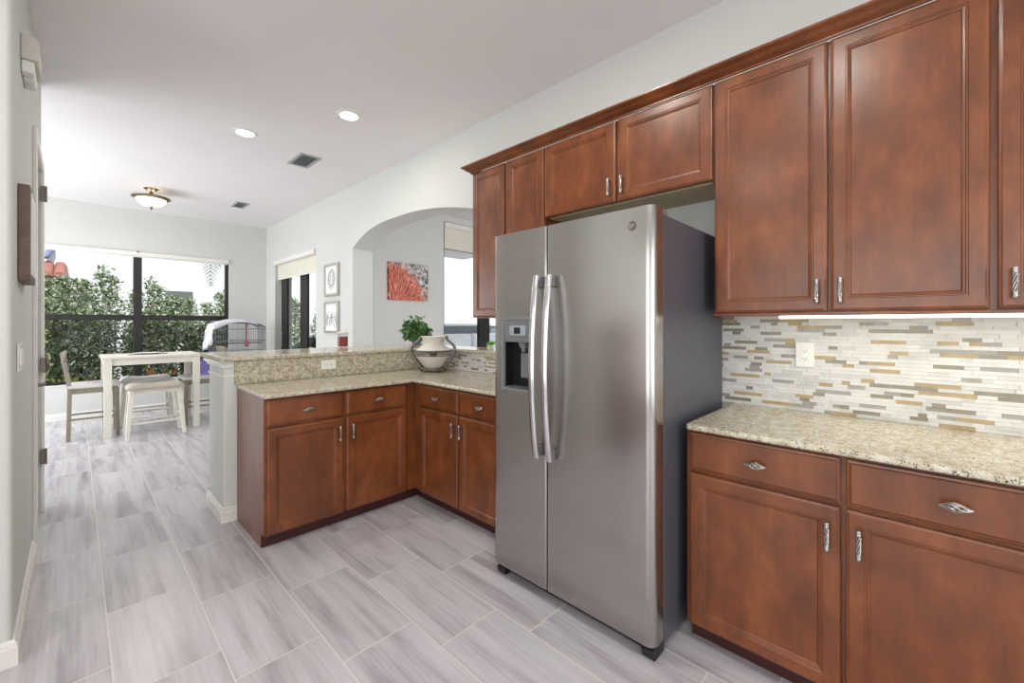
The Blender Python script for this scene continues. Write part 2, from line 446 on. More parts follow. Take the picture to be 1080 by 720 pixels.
# walls of the rest of the kitchen and of the living room, out of view
mb = MB().box((-3.4, -3.6, 0), (-3.52, 2.66, H)).box((-3.52, -3.6, 0), (WX + WT, -3.72, H)); struct('wall_kitchen', mb, 'wall')
LY = 5.35
lw0, lw1, lz0, lz1 = 4.02, 6.2, 0.55, 2.95
mb = MB().box((WX + WT, LY, 0), (lw0, LY + 0.15, H)).box((lw1, LY, 0), (7.0, LY + 0.15, H)).box((lw0, LY, 0), (lw1, LY + 0.15, lz0)).box((lw0, LY, lz1), (lw1, LY + 0.15, H))
mb.box((7.0, -1, 0), (7.12, LY + 0.15, H)).box((WX + WT, -1.12, 0), (7.12, -1, H))
struct('wall_living', mb, 'wall')

# half wall of the peninsula
PX0, PY0, PY1 = 0.685, 3.33, 3.76
mb = MB()
rr_ = 0.012
mb.prism([(WX, PY0), (WX, PY1)] + [(PX0 + rr_ - rr_ * sin(a), PY1 - rr_ + rr_ * cos(a)) for a in [i * pi / 8 for i in range(5)]] + [(PX0 + rr_ - rr_ * cos(a), PY0 + rr_ - rr_ * sin(a)) for a in [i * pi / 8 for i in range(5)]], 0, 1.074)
struct('wall_peninsula', mb, 'wall', smooth=40)

def baseboard(name, pts, h=0.10, t=0.016, cap=True):
    """pts: outline (x,y) along the wall foot; board lies to the left-hand side of travel"""
    mb = MB(); prof = [(0, 0), (t, 0), (t, h - 0.03), (t - 0.004, h - 0.026), (t - 0.004, h - 0.012), (t - 0.010, h), (0, h)]
    P = [Vector((p[0], p[1], 0)) for p in pts]; n = len(P); offs = []
    for i in range(n):
        d0 = (P[i] - P[i - 1]).normalized() if i > 0 else None
        d1 = (P[i + 1] - P[i]).normalized() if i < n - 1 else None
        nrm = lambda d: Vector((-d.y, d.x, 0))
        if d0 is None: m = nrm(d1)
        elif d1 is None: m = nrm(d0)
        else:
            m = (nrm(d0) + nrm(d1)); m = m / max(0.3, m.dot(nrm(d1)))
        offs.append(m)
    vs = []; k = len(prof)
    for p, m in zip(P, offs):
        for a, z in prof: vs.append((p.x + m.x * a, p.y + m.y * a, z))
    fs = []
    for i in range(n - 1):
        for j in range(k):
            fs.append((i * k + j, i * k + (j + 1) % k, (i + 1) * k + (j + 1) % k, (i + 1) * k + j))
    fs += [tuple(range(k)), tuple(range((n - 1) * k, n * k))[::-1]]
    mb.add(vs, fs); return struct(name, mb, 'trim')
baseboard('baseboard_left', [(LX, 3.62), (LX, 2.535), (-1.0, 2.535)][::-1][::-1] if False else [(-1.0, 2.535), (LX, 2.535), (LX, 3.62)][::-1])
baseboard('baseboard_peninsula', [(0.76, PY0), (PX0, PY0), (PX0, PY1), (WX, PY1)])
baseboard('baseboard_back', [(WX, BY), (-2.2, BY)])
baseboard('baseboard_right', [(WX, A1), (WX, 6.20)])

# the tall white door on the left with casing, lever and hinges
dr = sempty('door_1', (LX, 4.06, 0))
mb = MB().box((LX - 0.05, 3.715, 0.01), (LX - 0.012, 4.405, 2.385))
for z0, z1 in ((0.2, 0.95), (1.10, 2.22)):
    mb.box((LX - 0.012, 3.83, z0), (LX - 0.006, 4.29, z1))
obj('door_panel', mb, 'trim', dr, bev=0.003)
mb = MB().box((LX, 3.625, 0), (LX + 0.018, 3.70, 2.46)).box((LX, 4.42, 0), (LX + 0.018, 4.495, 2.46)).box((LX, 3.70, 2.40), (LX + 0.018, 4.42, 2.46))
obj('door_casing', mb, 'trim', dr, bev=0.004)
mb = MB().lathe([(0.028, 0), (0.028, 0.008), (0.012, 0.012), (0.010, 0.05)], (LX - 0.012, 3.80, 0.96), 16, rot=Matrix.Rotation(R(90), 3, 'Y'))
mb.tube([(LX + 0.036, 3.80, 0.96), (LX + 0.038, 3.85, 0.962), (LX + 0.036, 3.91, 0.955)], 0.009)
obj('door_handle', mb, 'handle_dark', dr, smooth=40)
for z in (0.40, 1.04, 2.24):
    mb = MB().box((LX + 0.004, 4.385, z - 0.05), (LX + 0.024, 4.425, z + 0.05)).tube([(LX + 0.026, 4.405, z - 0.055), (LX + 0.026, 4.405, z + 0.055)], 0.007)
    obj('hinge', mb, 'handle_dark', dr)

# ------------------------------------------------------------------ windows
w1 = sempty('window_1', (0.65, BY + 0.06, wz0))
fy0, fy1 = BY + 0.05, BY + 0.13
mb = MB(); k = (BY + 0.06) / BY
mx0, mx1, mz0, mz1 = 0.607, 0.703, 1.386, 1.465
mb.box((wx0, fy0, wz0), (wx0 + 0.05, fy1, wz1)).box((wx1 - 0.045, fy0, wz0), (wx1, fy1, wz1))
mb.box((mx0, fy0 - 0.01, wz0), (mx1, fy1, wz1))
mb.box((wx0, fy0, wz0), (wx1, fy1, wz0 + 0.035)).box((wx0, fy0, wz1 - 0.04), (wx1, fy1, wz1))
mb.box((wx0 + 0.05, fy0, mz0), (mx0, fy1, mz1)).box((mx1, fy0, mz0), (wx1 - 0.045, fy1, mz1))
obj('window_frame', mb, 'bronze', w1, bev=0.004)
for a, b in ((wx0 + 0.05, mx0), (mx1, wx1 - 0.045)):
    obj('glass_pane', MB().box((a, BY + 0.088, mz1), (b, BY + 0.094, wz1 - 0.04)), 'glass', w1)
    obj('screened_pane', MB().box((a, BY + 0.088, wz0 + 0.035), (b, BY + 0.094, mz0)), 'screen', w1)
obj('window_sill', MB().box((wx0 - 0.02, BY - 0.012, wz0 - 0.02), (wx1 + 0.02, BY + 0.05, wz0)), 'trim', w1, bev=0.004)

t = thing('roller_shade', 'white rolled-up shade cassette along the top of the wide nook window', 'window shade', (0.65, BY, 2.38))
obj('cassette', MB().box((wx0 + 0.006, BY - 0.03, 2.350), (wx1 - 0.005, BY + 0.045, 2.415)), 'trim', t, bev=0.006)
obj('hem_bar', MB().box((wx0 + 0.02, BY + 0.0, 2.335), (wx1 - 0.02, BY + 0.02, 2.352)), 'white', t, bev=0.003)
obj('bracket', MB().box((0.64, BY - 0.034, 2.40), (0.67, BY - 0.029, 2.425)), 'handle_dark', t)

w2 = sempty('window_2', (WX + 0.15, 7.09, 0))
sx0, sx1 = WX + 0.10, WX + 0.135
mb = MB()
def yspan(a, b, z0=0.02, z1=2.41): mb.box((sx0, a, z0), (sx1, b, z1))
yspan(7.70, 7.98); yspan(6.80, 7.10); yspan(6.20, 6.26); yspan(6.26, 7.70, 0.02, 0.09); yspan(6.26, 7.70, 2.35, 2.41)
obj('window_frame', mb, 'bronze', w2, bev=0.005)
obj('glass_pane', MB().box((sx0 + 0.015, 7.10, 0.09), (sx0 + 0.021, 7.70, 2.35)), 'glass', w2)
obj('glass_pane', MB().box((sx0 + 0.015, 6.26, 0.09), (sx0 + 0.021, 6.80, 2.35)), 'glass', w2)
obj('door_handle', MB().tube([(sx0, 7.88, 0.95), (sx0 - 0.03, 7.88, 0.97), (sx0 - 0.03, 7.88, 1.17), (sx0, 7.88, 1.19)], 0.008), 'pewter', w2, smooth=40)
t = thing('roller_shade', 'cream roller shade half-lowered over the glass door on the right wall', 'window shade', (WX + 0.05, 7.09, 2.38))
obj('cassette', MB().box((WX - 0.035, 6.206, 2.335), (WX + 0.055, 7.974, 2.405)), 'trim', t, bev=0.01)
obj('fabric', MB().box((WX + 0.04, 6.99, 2.10), (WX + 0.044, 7.96, 2.345)), 'shade', t)
obj('fabric', MB().box((WX + 0.04, 6.22, 2.10), (WX + 0.044, 6.985, 2.345)), 'shade', t)
obj('hem_bar', MB().box((WX + 0.035, 6.22, 2.085), (WX + 0.049, 7.96, 2.10)), 'white', t, bev=0.003)

w3 = sempty('window_3', (5.1, LY + 0.08, lz0))
mb = MB(); f0, f1 = LY + 0.05, LY + 0.12
mb.box((lw0, f0, lz0), (lw0 + 0.05, f1, lz1)).box((4.82, f0 - 0.01, lz0), (5.05, f1, lz1)).box((lw1 - 0.05, f0, lz0), (lw1, f1, lz1)).box((lw0, f0, lz0), (lw1, f1, lz0 + 0.05)).box((lw0, f0, lz1 - 0.05), (lw1, f1, lz1))
obj('window_frame', mb, 'bronze', w3, bev=0.004)
obj('glass_pane', MB().box((lw0 + 0.05, f0 + 0.03, lz0 + 0.05), (4.82, f0 + 0.036, lz1 - 0.05)), 'glass', w3)
obj('glass_pane', MB().box((5.05, f0 + 0.03, lz0 + 0.05), (lw1 - 0.05, f0 + 0.036, lz1 - 0.05)), 'glass', w3)
t = thing('roller_shade', 'cream roller shade over the living room window seen through the arch', 'window shade', (5.1, LY + 0.03, 2.9))
obj('cassette', MB().box((lw0 + 0.01, LY - 0.02, 2.86), (lw1 - 0.01, LY + 0.045, 2.94)), 'trim', t, bev=0.006)
obj('fabric', MB().box((lw0 + 0.03, LY + 0.016, 2.53), (lw1 - 0.02, LY + 0.02, 2.87)), 'shade', t)
obj('hem_bar', MB().box((lw0 + 0.03, LY + 0.01, 2.505), (lw1 - 0.02, LY + 0.026, 2.53)), 'pewter', t, bev=0.003)

# made-up window frames out of view, set around the added fill lights
def fill_frame(name, c, u, w, h, t=0.07):
    c = Vector(c); u = Vector(u); mb = MB(); z = Vector((0, 0, 1)); n = u.cross(z)
    for s_ in (-1, 1):
        mb.bar(c + u * s_ * (w / 2 + t / 2) - z * (h / 2 + t), c + u * s_ * (w / 2 + t / 2) + z * (h / 2 + t), t, t)
        mb.bar(c + z * s_ * (h / 2 + t / 2) - u * w / 2, c + z * s_ * (h / 2 + t / 2) + u * w / 2, t, t)
    struct(name, mb, 'trim')
fill_frame('fill_frame_rear', (-0.8, -3.56, 1.35), (1, 0, 0), 4.0, 2.2); fill_frame('fill_frame_side', (-3.36, 0.2, 1.35), (0, 1, 0), 3.2, 2.2)
fill_frame('fill_frame_nook', (-2.16, 6.6, 1.4), (0, 1, 0), 2.6, 2.2); fill_frame('fill_frame_living', (4.9, -0.96, 1.5), (1, 0, 0), 3.2, 2.4)

# ------------------------------------------------------------------ cabinetry
DT = 0.020
def loops_mesh(w, h, prof):
    mb = MB(); vs = []
    for ins, y in prof:
        vs += [(ins, y, ins), (w - ins, y, ins), (w - ins, y, h - ins), (ins, y, h - ins)]
    fs = [(3, 2, 1, 0)]
    for i in range(len(prof) - 1):
        a = 4 * i
        for j in range(4): fs.append((a + j, a + (j + 1) % 4, a + 4 + (j + 1) % 4, a + 4 + j))
    a = 4 * (len(prof) - 1); fs.append((a, a + 1, a + 2, a + 3))
    return mb.add(vs, fs)
DOORP = [(0, 0), (0, -0.014), (0.002, -0.0165), (0.006, -0.0175), (0.010, -DT), (0.046, -DT), (0.048, -0.0175), (0.052, -0.0175), (0.054, -0.0145), (0.060, -0.0135), (0.064, -0.0095)]
DRAWP = [(0, 0), (0, -0.012), (0.003, -0.0145), (0.009, -0.0155), (0.012, -0.0185), (0.015, -DT)]

def pull_mesh():
    """upright twisted bar pull, 0.10 long, posts to y=0, centred on z=0"""
    mb = MB(); yb = -0.026
    for k in range(5):
        mb.tube([(0.0055 * cos(2 * pi * k / 5 + t * 4.6), yb + 0.0055 * sin(2 * pi * k / 5 + t * 4.6), -0.034 + 0.068 * t) for t in [i / 14 for i in range(15)]], 0.0024, 6)
    for s_ in (-1, 1):
        mb.lathe([(0.0005, -0.0155), (0.005, -0.014), (0.0082, -0.009), (0.0082, -0.003), (0.0068, 0.0), (0.0085, 0.004), (0.0066, 0.008), (0.0005, 0.009)], (0, yb, s_ * 0.038), 12)
        mb.tube([(0, 0, s_ * 0.038), (0, yb, s_ * 0.038)], 0.005, 8)
    me_o = obj('pull', mb, 'pewter', smooth=50); me = me_o.data; bpy.data.objects.remove(me_o); return me
def knob_mesh():
    """diamond-shaped twisted cage knob lying along x, centred"""
    mb = MB(); yb = -0.024
    prof = lambda t: 0.0008 + 0.0115 * math.sin(pi * t) ** 1.25
    for k in range(6):
        mb.tube([(-0.033 + 0.066 * t, yb + prof(t) * cos(2 * pi * k / 6 + t * 3.4), prof(t) * sin(2 * pi * k / 6 + t * 3.4)) for t in [i / 16 for i in range(17)]], 0.0022, 6)
    mb.tube([(0, 0, 0), (0, yb + 0.008, 0)], 0.006, 8)
    mb.lathe([(0.009, 0), (0.009, 0.003), (0.006, 0.005)], (0, 0, 0), 12, rot=Matrix.Rotation(R(90), 3, 'X'))
    for s_ in (-1, 1): mb.sphere((s_ * 0.033, yb, 0), 0.0035, 6)
    o = obj('knob', mb, 'pewter', smooth=50); me = o.data; bpy.data.objects.remove(o); return me
PULL, KNOB = pull_mesh(), knob_mesh()

def door(parent, x, z, w, h, pull=None):
    d = obj('door', loops_mesh(w, h, DOORP), 'cherry', parent, local=True, loc=(x, 0, z))
    if pull: meshcopy(PULL, 'pull', d, (pull[0], -DT, pull[1]))
    return d
def drawer(parent, x, z, w, h):
    d = obj('drawer_front', loops_mesh(w, h, DRAWP), 'cherry', parent, local=True, loc=(x, 0, z))
    meshcopy(KNOB, 'knob', d, (w / 2, -DT, h / 2)); return d

TOP = 0.892
def base_cabinet(label, loc, rz, width, doors, depth=0.60, left_panel=False, filler=0.0, fillerl=0.0):
    """local frame: x along the front from its left end, y=0 the face frame, +y to the wall"""
    c = thing('base_cabinet', label, 'cabinet', loc, rz)
    obj('carcass', MB().box((0, 0, 0.085), (width, depth, TOP)), 'cherry', c, local=True)
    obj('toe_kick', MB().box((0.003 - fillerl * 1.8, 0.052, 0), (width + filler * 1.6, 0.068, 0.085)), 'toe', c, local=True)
    for x0, w, hx in doors:
        drawer(c, x0, 0.724, w, 0.155)
        door(c, x0, 0.087, w, 0.625, (hx * w + (0.034 if hx == 0 else -0.034), 0.53))
    if left_panel:
        mb = MB().prism([(0.056, 0), (depth, 0), (depth, TOP), (-0.0, TOP), (-0.0, 0.088), (0.056, 0.088)], -0.005, 0.0, axis=0)
        obj('end_panel', mb, 'cherry', c, local=True)
    if filler: obj('filler_strip', MB().box((width, -0.004, 0.085), (width + filler, 0.03, TOP)), 'cherry', c, local=True)
    if fillerl: obj('filler_strip', MB().box((-fillerl, 0, 0.085), (0, 0.03, TOP)), 'cherry', c, local=True)
    return c

FX = 1.787; FY = 2.736     # face-frame planes
def ry(y): return (FX, y, 0)
base_cabinet('cherry two-door base cabinet right of the refrigerator under the mosaic wall', ry(0.690), -pi / 2, 1.035,
             [(0.690 - 0.676, 0.498, 1), (0.690 - 0.163, 0.498, 0)])
base_cabinet('cherry base cabinet at the far right end of the counter beyond the frame', ry(-0.347), -pi / 2, 0.53, [(0.015, 0.498, 1)])
base_cabinet('cherry two-door base cabinet in the corner left of the refrigerator', ry(2.662), -pi / 2, 0.945,
             [(0.010, 0.450, 1), (0.474, 0.450, 0)], fillerl=0.068)
base_cabinet('cherry two-door base cabinet of the peninsula with exposed end panel', (0.765, FY, 0), 0, 0.95,
             [(0.008, 0.456, 1), (0.483, 0.456, 0)], depth=0.58, left_panel=True, filler=0.072)

UX = 2.082
def upper_cabinet(label, y_left, width, z0, doors, ztop=2.452, depth=None):
    depth = WX - UX if depth is None else depth
    c = thing('wall_cabinet', label, 'cabinet', (UX, y_left, z0), -pi / 2)
    h = ztop - z0
    obj('carcass', MB().box((0, 0, 0.002), (width, depth, h)), 'cherry', c, local=True)
    obj('underside', MB().box((0.018, 0.02, -0.001), (width - 0.018, depth, 0.002)), 'maple', c, local=True)
    for x0, w, hx in doors:
        p = None if hx is None else (hx * w + (0.032 if hx == 0 else -0.032), 0.082)
        door(c, x0, 0.004, w, h - 0.006, p)
    return c
upper_cabinet('tall cherry two-door wall cabinet over the mosaic backsplash', 0.676, 0.862, 1.374, [(0.006, 0.422, 1), (0.438, 0.416, 0)])
upper_cabinet('cherry wall cabinet cut off by the right edge of the picture', -0.186, 0.50, 1.374, [(0.010, 0.48, 0)])
upper_cabinet('short cherry two-door wall cabinet above the refrigerator', 1.698, 1.022, 2.0, [(0.006, 0.502, 1), (0.522, 0.494, 0)])
upper_cabinet('tall cherry wall cabinet with narrow doors left of the refrigerator', 2.396, 0.698, 1.374, [(0.006, 0.332, None), (0.356, 0.338, None)])

# light rail below right upper cabinets and the crown above them all
t = obj('light_rail', MB().box((UX - 0.018, -0.68, 1.362), (UX + 0.004, 0.676, 1.374)), 'cherry', bev=0.003)
tag(t, 'thin cherry rail under the right wall cabinets above the light strip', 'molding')
mb = MB()
prof = [(0.0, 2.452), (0.010, 2.452), (0.010, 2.459), (0.016, 2.464), (0.026, 2.468), (0.036, 2.476), (0.044, 2.484), (0.048, 2.486), (0.058, 2.492), (0.062, 2.497), (0.062, 2.503), (0.0, 2.503)]
cx = UX - 0.018; vs = []; kf = len(prof)
for o_, z in prof: vs.append((cx - o_, -0.70, z))
for o_, z in prof: vs.append((cx - o_, 2.396 + o_, z))
for o_, z in prof: vs.append((WX, 2.396 + o_, z))
fs = []
for i in range(2):
    for j in range(kf): fs.append((i * kf + j, i * kf + (j + 1) % kf, (i + 1) * kf + (j + 1) % kf, (i + 1) * kf + j))
fs += [tuple(range(kf)), tuple(range(2 * kf, 3 * kf))[::-1]]
mb.add(vs, fs)
t = obj('crown_molding', mb, 'cherry', smooth=20); tag(t, 'cherry crown molding running along the tops of the wall cabinets', 'molding')

t = thing('light_strip', 'glowing white light strip under the right wall cabinets', 'lamp', (2.15, -0.13, 1.36))
obj('housing', MB().box((2.10, -0.66, 1.364), (2.14, 0.42, 1.373)), 'white', t)
obj('diffuser', MB().box((2.098, -0.66, 1.350), (2.142, 0.42, 1.364)), 'led', t, bev=0.003)
light('under_cabinet_glow', 'AREA', (2.12, -0.12, 1.345), 1.5, (1, 0.97, 0.78), (0, 0, R(90)), shape='RECTANGLE', size=1.05, size_y=0.03)

# unseen cabinet run added opposite to give the refrigerator something to reflect
base_cabinet('cherry base cabinet added on the opposite wall for reflections, out of view, nearer the passage', (-1.95, 1.955, 0), 0, 1.0, [(0.010, 0.482, 1), (0.508, 0.482, 0)], depth=0.575)
base_cabinet('cherry base cabinet added on the opposite wall for reflections, out of view, farther from the passage', (-2.96, 1.955, 0), 0, 1.0, [(0.010, 0.482, 1), (0.508, 0.482, 0)], depth=0.575)
# ------------------------------------------------------------------ stone
ZC = 0.916; ZU = 0.8925
def arc(cx, cy, r, a0, a1, n=6): return [(cx + r * cos(a0 + (a1 - a0) * i / n), cy + r * sin(a0 + (a1 - a0) * i / n)) for i in range(n + 1)]
mb = MB().prism(arc(1.742 + 0.02, 0.684 - 0.02, 0.02, pi, pi / 2) + [(WX - 0.004, 0.684), (WX - 0.004, -0.90), (1.742, -0.90)], ZU, ZC)
t = obj('countertop', mb, 'granite', bev=0.008, segs=3); tag(t, 'pale speckled granite countertop right of the refrigerator', 'countertop')
mb = MB().prism([(0.752, 2.691), (1.742, 2.691), (1.742, 1.66), (WX - 0.004, 1.66), (WX - 0.004, PY0 - 0.026), (0.752, PY0 - 0.026)], ZU, ZC)
t = obj('countertop', mb, 'granite', bev=0.008, segs=3); tag(t, 'L-shaped granite countertop over the peninsula and corner cabinets', 'countertop')
t = obj('granite_backsplash', MB().box((0.745, PY0 - 0.024, ZC + 0.0005), (WX - 0.014, PY0 - 0.001, 1.076)), 'granite', bev=0.002)
tag(t, 'speckled granite upstand along the peninsula half wall', 'backsplash')
mb = MB().prism([(0.665, 3.285), (WX - 0.045, 3.285), (WX - 0.045, A0 + 0.004), (WX + WT + 0.04, A0 + 0.004), (WX + WT + 0.04, 3.99), (0.665, 3.99)], 1.0775, 1.1065)
t = obj('bar_top', mb, 'granite', bev=0.009, segs=3); tag(t, 'raised granite bar top capping the half wall and pass-through ledge', 'bar top')
# moulded cap below the bar top at the half-wall end
mb = MB()
for o_, z0, z1 in ((0.006, 0.97, 0.982), (0.012, 1.035, 1.05), (0.022, 1.05, 1.062), (0.032, 1.062, 1.0765)):
    mb.box((PX0 - o_, PY0 - min(o_, 0.012), z0), (0.752 if z0 < 1.0 else 0.743, PY1 + o_, z1))
struct('trim_1', mb, 'trim', bev=0.003)

mb = MB().box((-2.98, 1.915, ZU), (-0.93, 2.532, ZC)); t = obj('countertop', mb, 'granite', bev=0.008); tag(t, 'granite countertop added on the opposite wall for reflections, out of view', 'countertop')  # added top of the unseen run, there for the refrigerator's reflections
t = thing('reflection_hutch', 'low cherry cabinet added on the opposite counter for reflections, out of view', 'cabinet', (-2.95, 2.02, ZC + 0.001))  # added to put a dark band into the refrigerator's reflections
obj('carcass', MB().box((0, 0, 0), (2.0, 0.50, 0.415)), 'cherry', t, local=True)
for i in range(4): door(t, 0.01 + i * 0.497, 0.01, 0.489, 0.395)
# mosaic of thin strips, one mesh per panel
def mosaic(name, label, x, ya, yb, za, zb, seed):
    rnd = random.Random(seed); mb = MB(); rh = 0.0155; z = za
    mb.box((x + 0.004, ya, za), (WX - 0.0005, yb, zb), 0)
    while z < zb - 0.004:
        h = min(rh, zb - z); y = ya - rnd.random() * 0.08
        while y < yb:
            L = rnd.choice((0.03, 0.045, 0.06, 0.08, 0.1, 0.12)) * rnd.uniform(0.85, 1.15)
            q = rnd.random()
            mi = 0 if q < 0.52 else 1 if q < 0.74 else 2 if q < 0.85 else 3 if q < 0.94 else 4
            a, b = max(y, ya), min(y + L - 0.0008, yb)
            if b - a > 0.003: mb.box((x + rnd.uniform(-0.0025, 0.002), a, z), (x + 0.005, b, z + h - 0.0007), mi)
            y += L
        z += rh
    t = obj(name, mb, ['st_white', 'st_grey', 'st_taupe', 'st_tan', 'st_cool']); return tag(t, label, 'backsplash')
mosaic('mosaic_backsplash', 'white and taupe mosaic strip backsplash above the right countertop', WX - 0.011, -0.90, 0.95, ZC + 0.001, 1.3735, 3)
mosaic('mosaic_backsplash', 'short mosaic backsplash below the pass-through ledge beside the urn', WX - 0.011, 1.66, PY0 - 0.026, ZC + 0.001, 1.0765, 5)

def outlet(label, c, face, horizontal=False):
    """face: 'x-' or 'y-' wall it is fixed on"""
    t = thing('electrical_outlet', label, 'outlet', c, rz=0 if face == 'y-' else -pi / 2)
    w, h = (0.115, 0.072) if horizontal else (0.074, 0.118)
    obj('cover_plate', MB().box((-w / 2, -0.006, -h / 2), (w / 2, 0, h / 2)), 'white', t, bev=0.0025, local=True)
    w2, h2 = (0.068, 0.034) if horizontal else (0.034, 0.068)
    obj('receptacle', MB().box((-w2 / 2, -0.0085, -h2 / 2), (w2 / 2, -0.004, h2 / 2)), 'white', t, bev=0.001, local=True)
    for s_ in (-1, 1):
        mb = MB()
        for q in (-1, 1):
            a, b = s_ * 0.018, q * 0.0065
            if horizontal: mb.box((a - 0.004, -0.0089, b - 0.001), (a + 0.004, -0.008, b + 0.001))
            else: mb.box((b - 0.001, -0.0089, a - 0.004), (b + 0.001, -0.008, a + 0.004))
        p = (s_ * 0.018 + 0.009, 0) if horizontal else (0, s_ * 0.018 - 0.009)
        mb.box((p[0] - 0.002, -0.0089, p[1] - 0.002), (p[0] + 0.002, -0.008, p[1] + 0.002))
        obj('slots', mb, 'dark', t, local=True)
outlet('white duplex outlet on the mosaic backsplash right of the refrigerator', (WX - 0.0135, 0.371, 1.184), 'x-')
outlet('white sideways outlet on the granite upstand of the peninsula', (1.371, PY0 - 0.0245, 1.011), 'y-', True)

# ------------------------------------------------------------------ refrigerator
fr = thing('refrigerator', 'stainless side-by-side refrigerator with ice dispenser standing between cabinets', 'refrigerator', (1.95, 1.173, 0))
F0, F1, FM = 0.726, 1.622, 1.260; XF = 1.55; XD = 1.632
obj('case', MB().box((1.648, F0 + 0.004, 0.03), (2.365, F1 - 0.004, 1.772)), 'fridge_side', fr, bev=0.006)
obj('gasket', MB().box((XD - 0.002, F0 + 0.012, 0.08), (1.65, F1 - 0.012, 1.765)), 'dark', fr)
mb = MB()
mb.prism(arc(XF + 0.035, F0 + 0.035, 0.035, pi, pi * 1.5, 8) + [(XD, F0), (XD, FM - 0.004)] + arc(XF + 0.006, FM - 0.010, 0.006, pi / 2, pi, 3), 0.062, 1.794)
rd = obj('refrigerator_door', mb, 'steel', fr, smooth=30)
mb = MB()
D0, D1, Z0, Z1 = 1.352, 1.556, 1.0, 1.352
mb.prism([(XF + 0.006, FM + 0.004), (XD, FM + 0.004), (XD, D0), (XF, D0), (XF, FM + 0.010)], 0.062, 1.794)
mb.prism([(XF, D1), (XD, D1), (XD, F1)] + arc(XF + 0.02, F1 - 0.02, 0.02, pi / 2, pi, 8), 0.062, 1.794)
mb.box((XF, D0, 0.062), (XD, D1, Z0)).box((XF, D0, Z1), (XD, D1, 1.794)).box((XD - 0.012, D0, Z0), (XD, D1, Z1))
fd = obj('freezer_door', mb, 'steel', fr, smooth=30)
# dispenser
mb = MB()
mb.box((XF - 0.006, D0 - 0.004, Z0 - 0.012), (XF + 0.010, D1 + 0.004, Z0)); mb.box((XF - 0.004, D0 - 0.004, Z0), (XF + 0.06, D0 + 0.010, Z1)); mb.box((XF - 0.004, D1 - 0.010, Z0), (XF + 0.06, D1 + 0.004, Z1))
pts = [(D0 - 0.004, Z1 - 0.004)] + [(D0 - 0.004 + (D1 - D0 + 0.008) * i / 12, Z1 + 0.012 * sin(pi * i / 12)) for i in range(13)] + [(D1 + 0.004, Z1 - 0.004)]
mb.prism(pts, XF - 0.005, XF + 0.01, axis=0)
dp = obj('dispenser_bezel', mb, 'greyplastic', fd, bev=0.002)
obj('control_panel', MB().add([(XF - 0.003, D0 + 0.01, Z1), (XF - 0.003, D1 - 0.01, Z1), (XF + 0.012, D1 - 0.01, 1.236), (XF + 0.012, D0 + 0.01, 1.236), (XF + 0.06, D0 + 0.01, Z1), (XF + 0.06, D1 - 0.01, Z1), (XF + 0.06, D1 - 0.01, 1.236), (XF + 0.06, D0 + 0.01, 1.236)],
    [(0, 1, 2, 3), (7, 6, 5, 4), (0, 3, 7, 4), (1, 5, 6, 2), (3, 2, 6, 7), (0, 4, 5, 1)]), 'greyplastic', fd)
obj('display_window', MB().box((XF - 0.001, 1.395, 1.268), (XF + 0.008, 1.505, 1.318)), 'display', fd, bev=0.002)
obj('display_screen', MB().box((XF - 0.003, 1.430, 1.278), (XF + 0.004, 1.472, 1.310)), 'black_plastic', fd)
mb = MB().box((XF + 0.068, D0, Z0), (XF + 0.0705, D1, 1.24)).box((XF + 0.012, D0 + 0.010, Z0), (XF + 0.068, D0 + 0.013, 1.24)).box((XF + 0.012, D1 - 0.013, Z0), (XF + 0.068, D1 - 0.010, 1.24)).box((XF + 0.012, D0 + 0.01, 1.233), (XF + 0.068, D1 - 0.01, 1.236))
obj('dispenser_cavity', mb, 'black_plastic', fd)
mb = MB().lathe([(0.030, 0), (0.026, -0.02), (0.014, -0.035), (0.012, -0.05)], (XF + 0.04, 1.44, 1.236), 16)
obj('spout', mb, 'greyplastic', fd, smooth=40)
obj('paddle', MB().box((XF + 0.052, 1.405, 1.05), (XF + 0.060, 1.475, 1.18)), 'greyplastic', fd, bev=0.006)
mb = MB()
for i in range(9): mb.box((XF + 0.006, D0 + 0.014 + i * 0.02, Z0), (XF + 0.062, D0 + 0.022 + i * 0.02, Z0 + 0.006))
obj('drip_tray', mb, 'greyplastic', fd)
# bowed handles
def fhandle(y, nm):
    pts = []
    for i in range(25):
        t_ = i / 24; z = 0.690 + (1.557 - 0.690) * t_; b = sin(pi * t_)
        pts.append((XF - 0.028 - 0.038 * b ** 0.8, y, z))
    mb = MB()
    vs = []; fs = []; w = 0.014
    for (x, yy, z) in pts:
        for a in range(10):
            an = 2 * pi * a / 10; vs.append((x + 0.011 * cos(an), yy + 0.0175 * sin(an), z))
    for i in range(24):
        for a in range(10): fs.append((i * 10 + a, i * 10 + (a + 1) % 10, (i + 1) * 10 + (a + 1) % 10, (i + 1) * 10 + a))
    fs += [tuple(range(10))[::-1], tuple(range(240, 250))]
    mb.add(vs, fs)
    h = obj('handle', mb, 'chrome', nm, smooth=50)
    for z0 in (0.700, 1.500):
        obj('handle_mount', MB().box((XF - 0.034, y - 0.013, z0), (XF + 0.002, y + 0.013, z0 + 0.045)), 'greyplastic', nm, bev=0.004)
fhandle(1.300, fd); fhandle(1.222, rd)
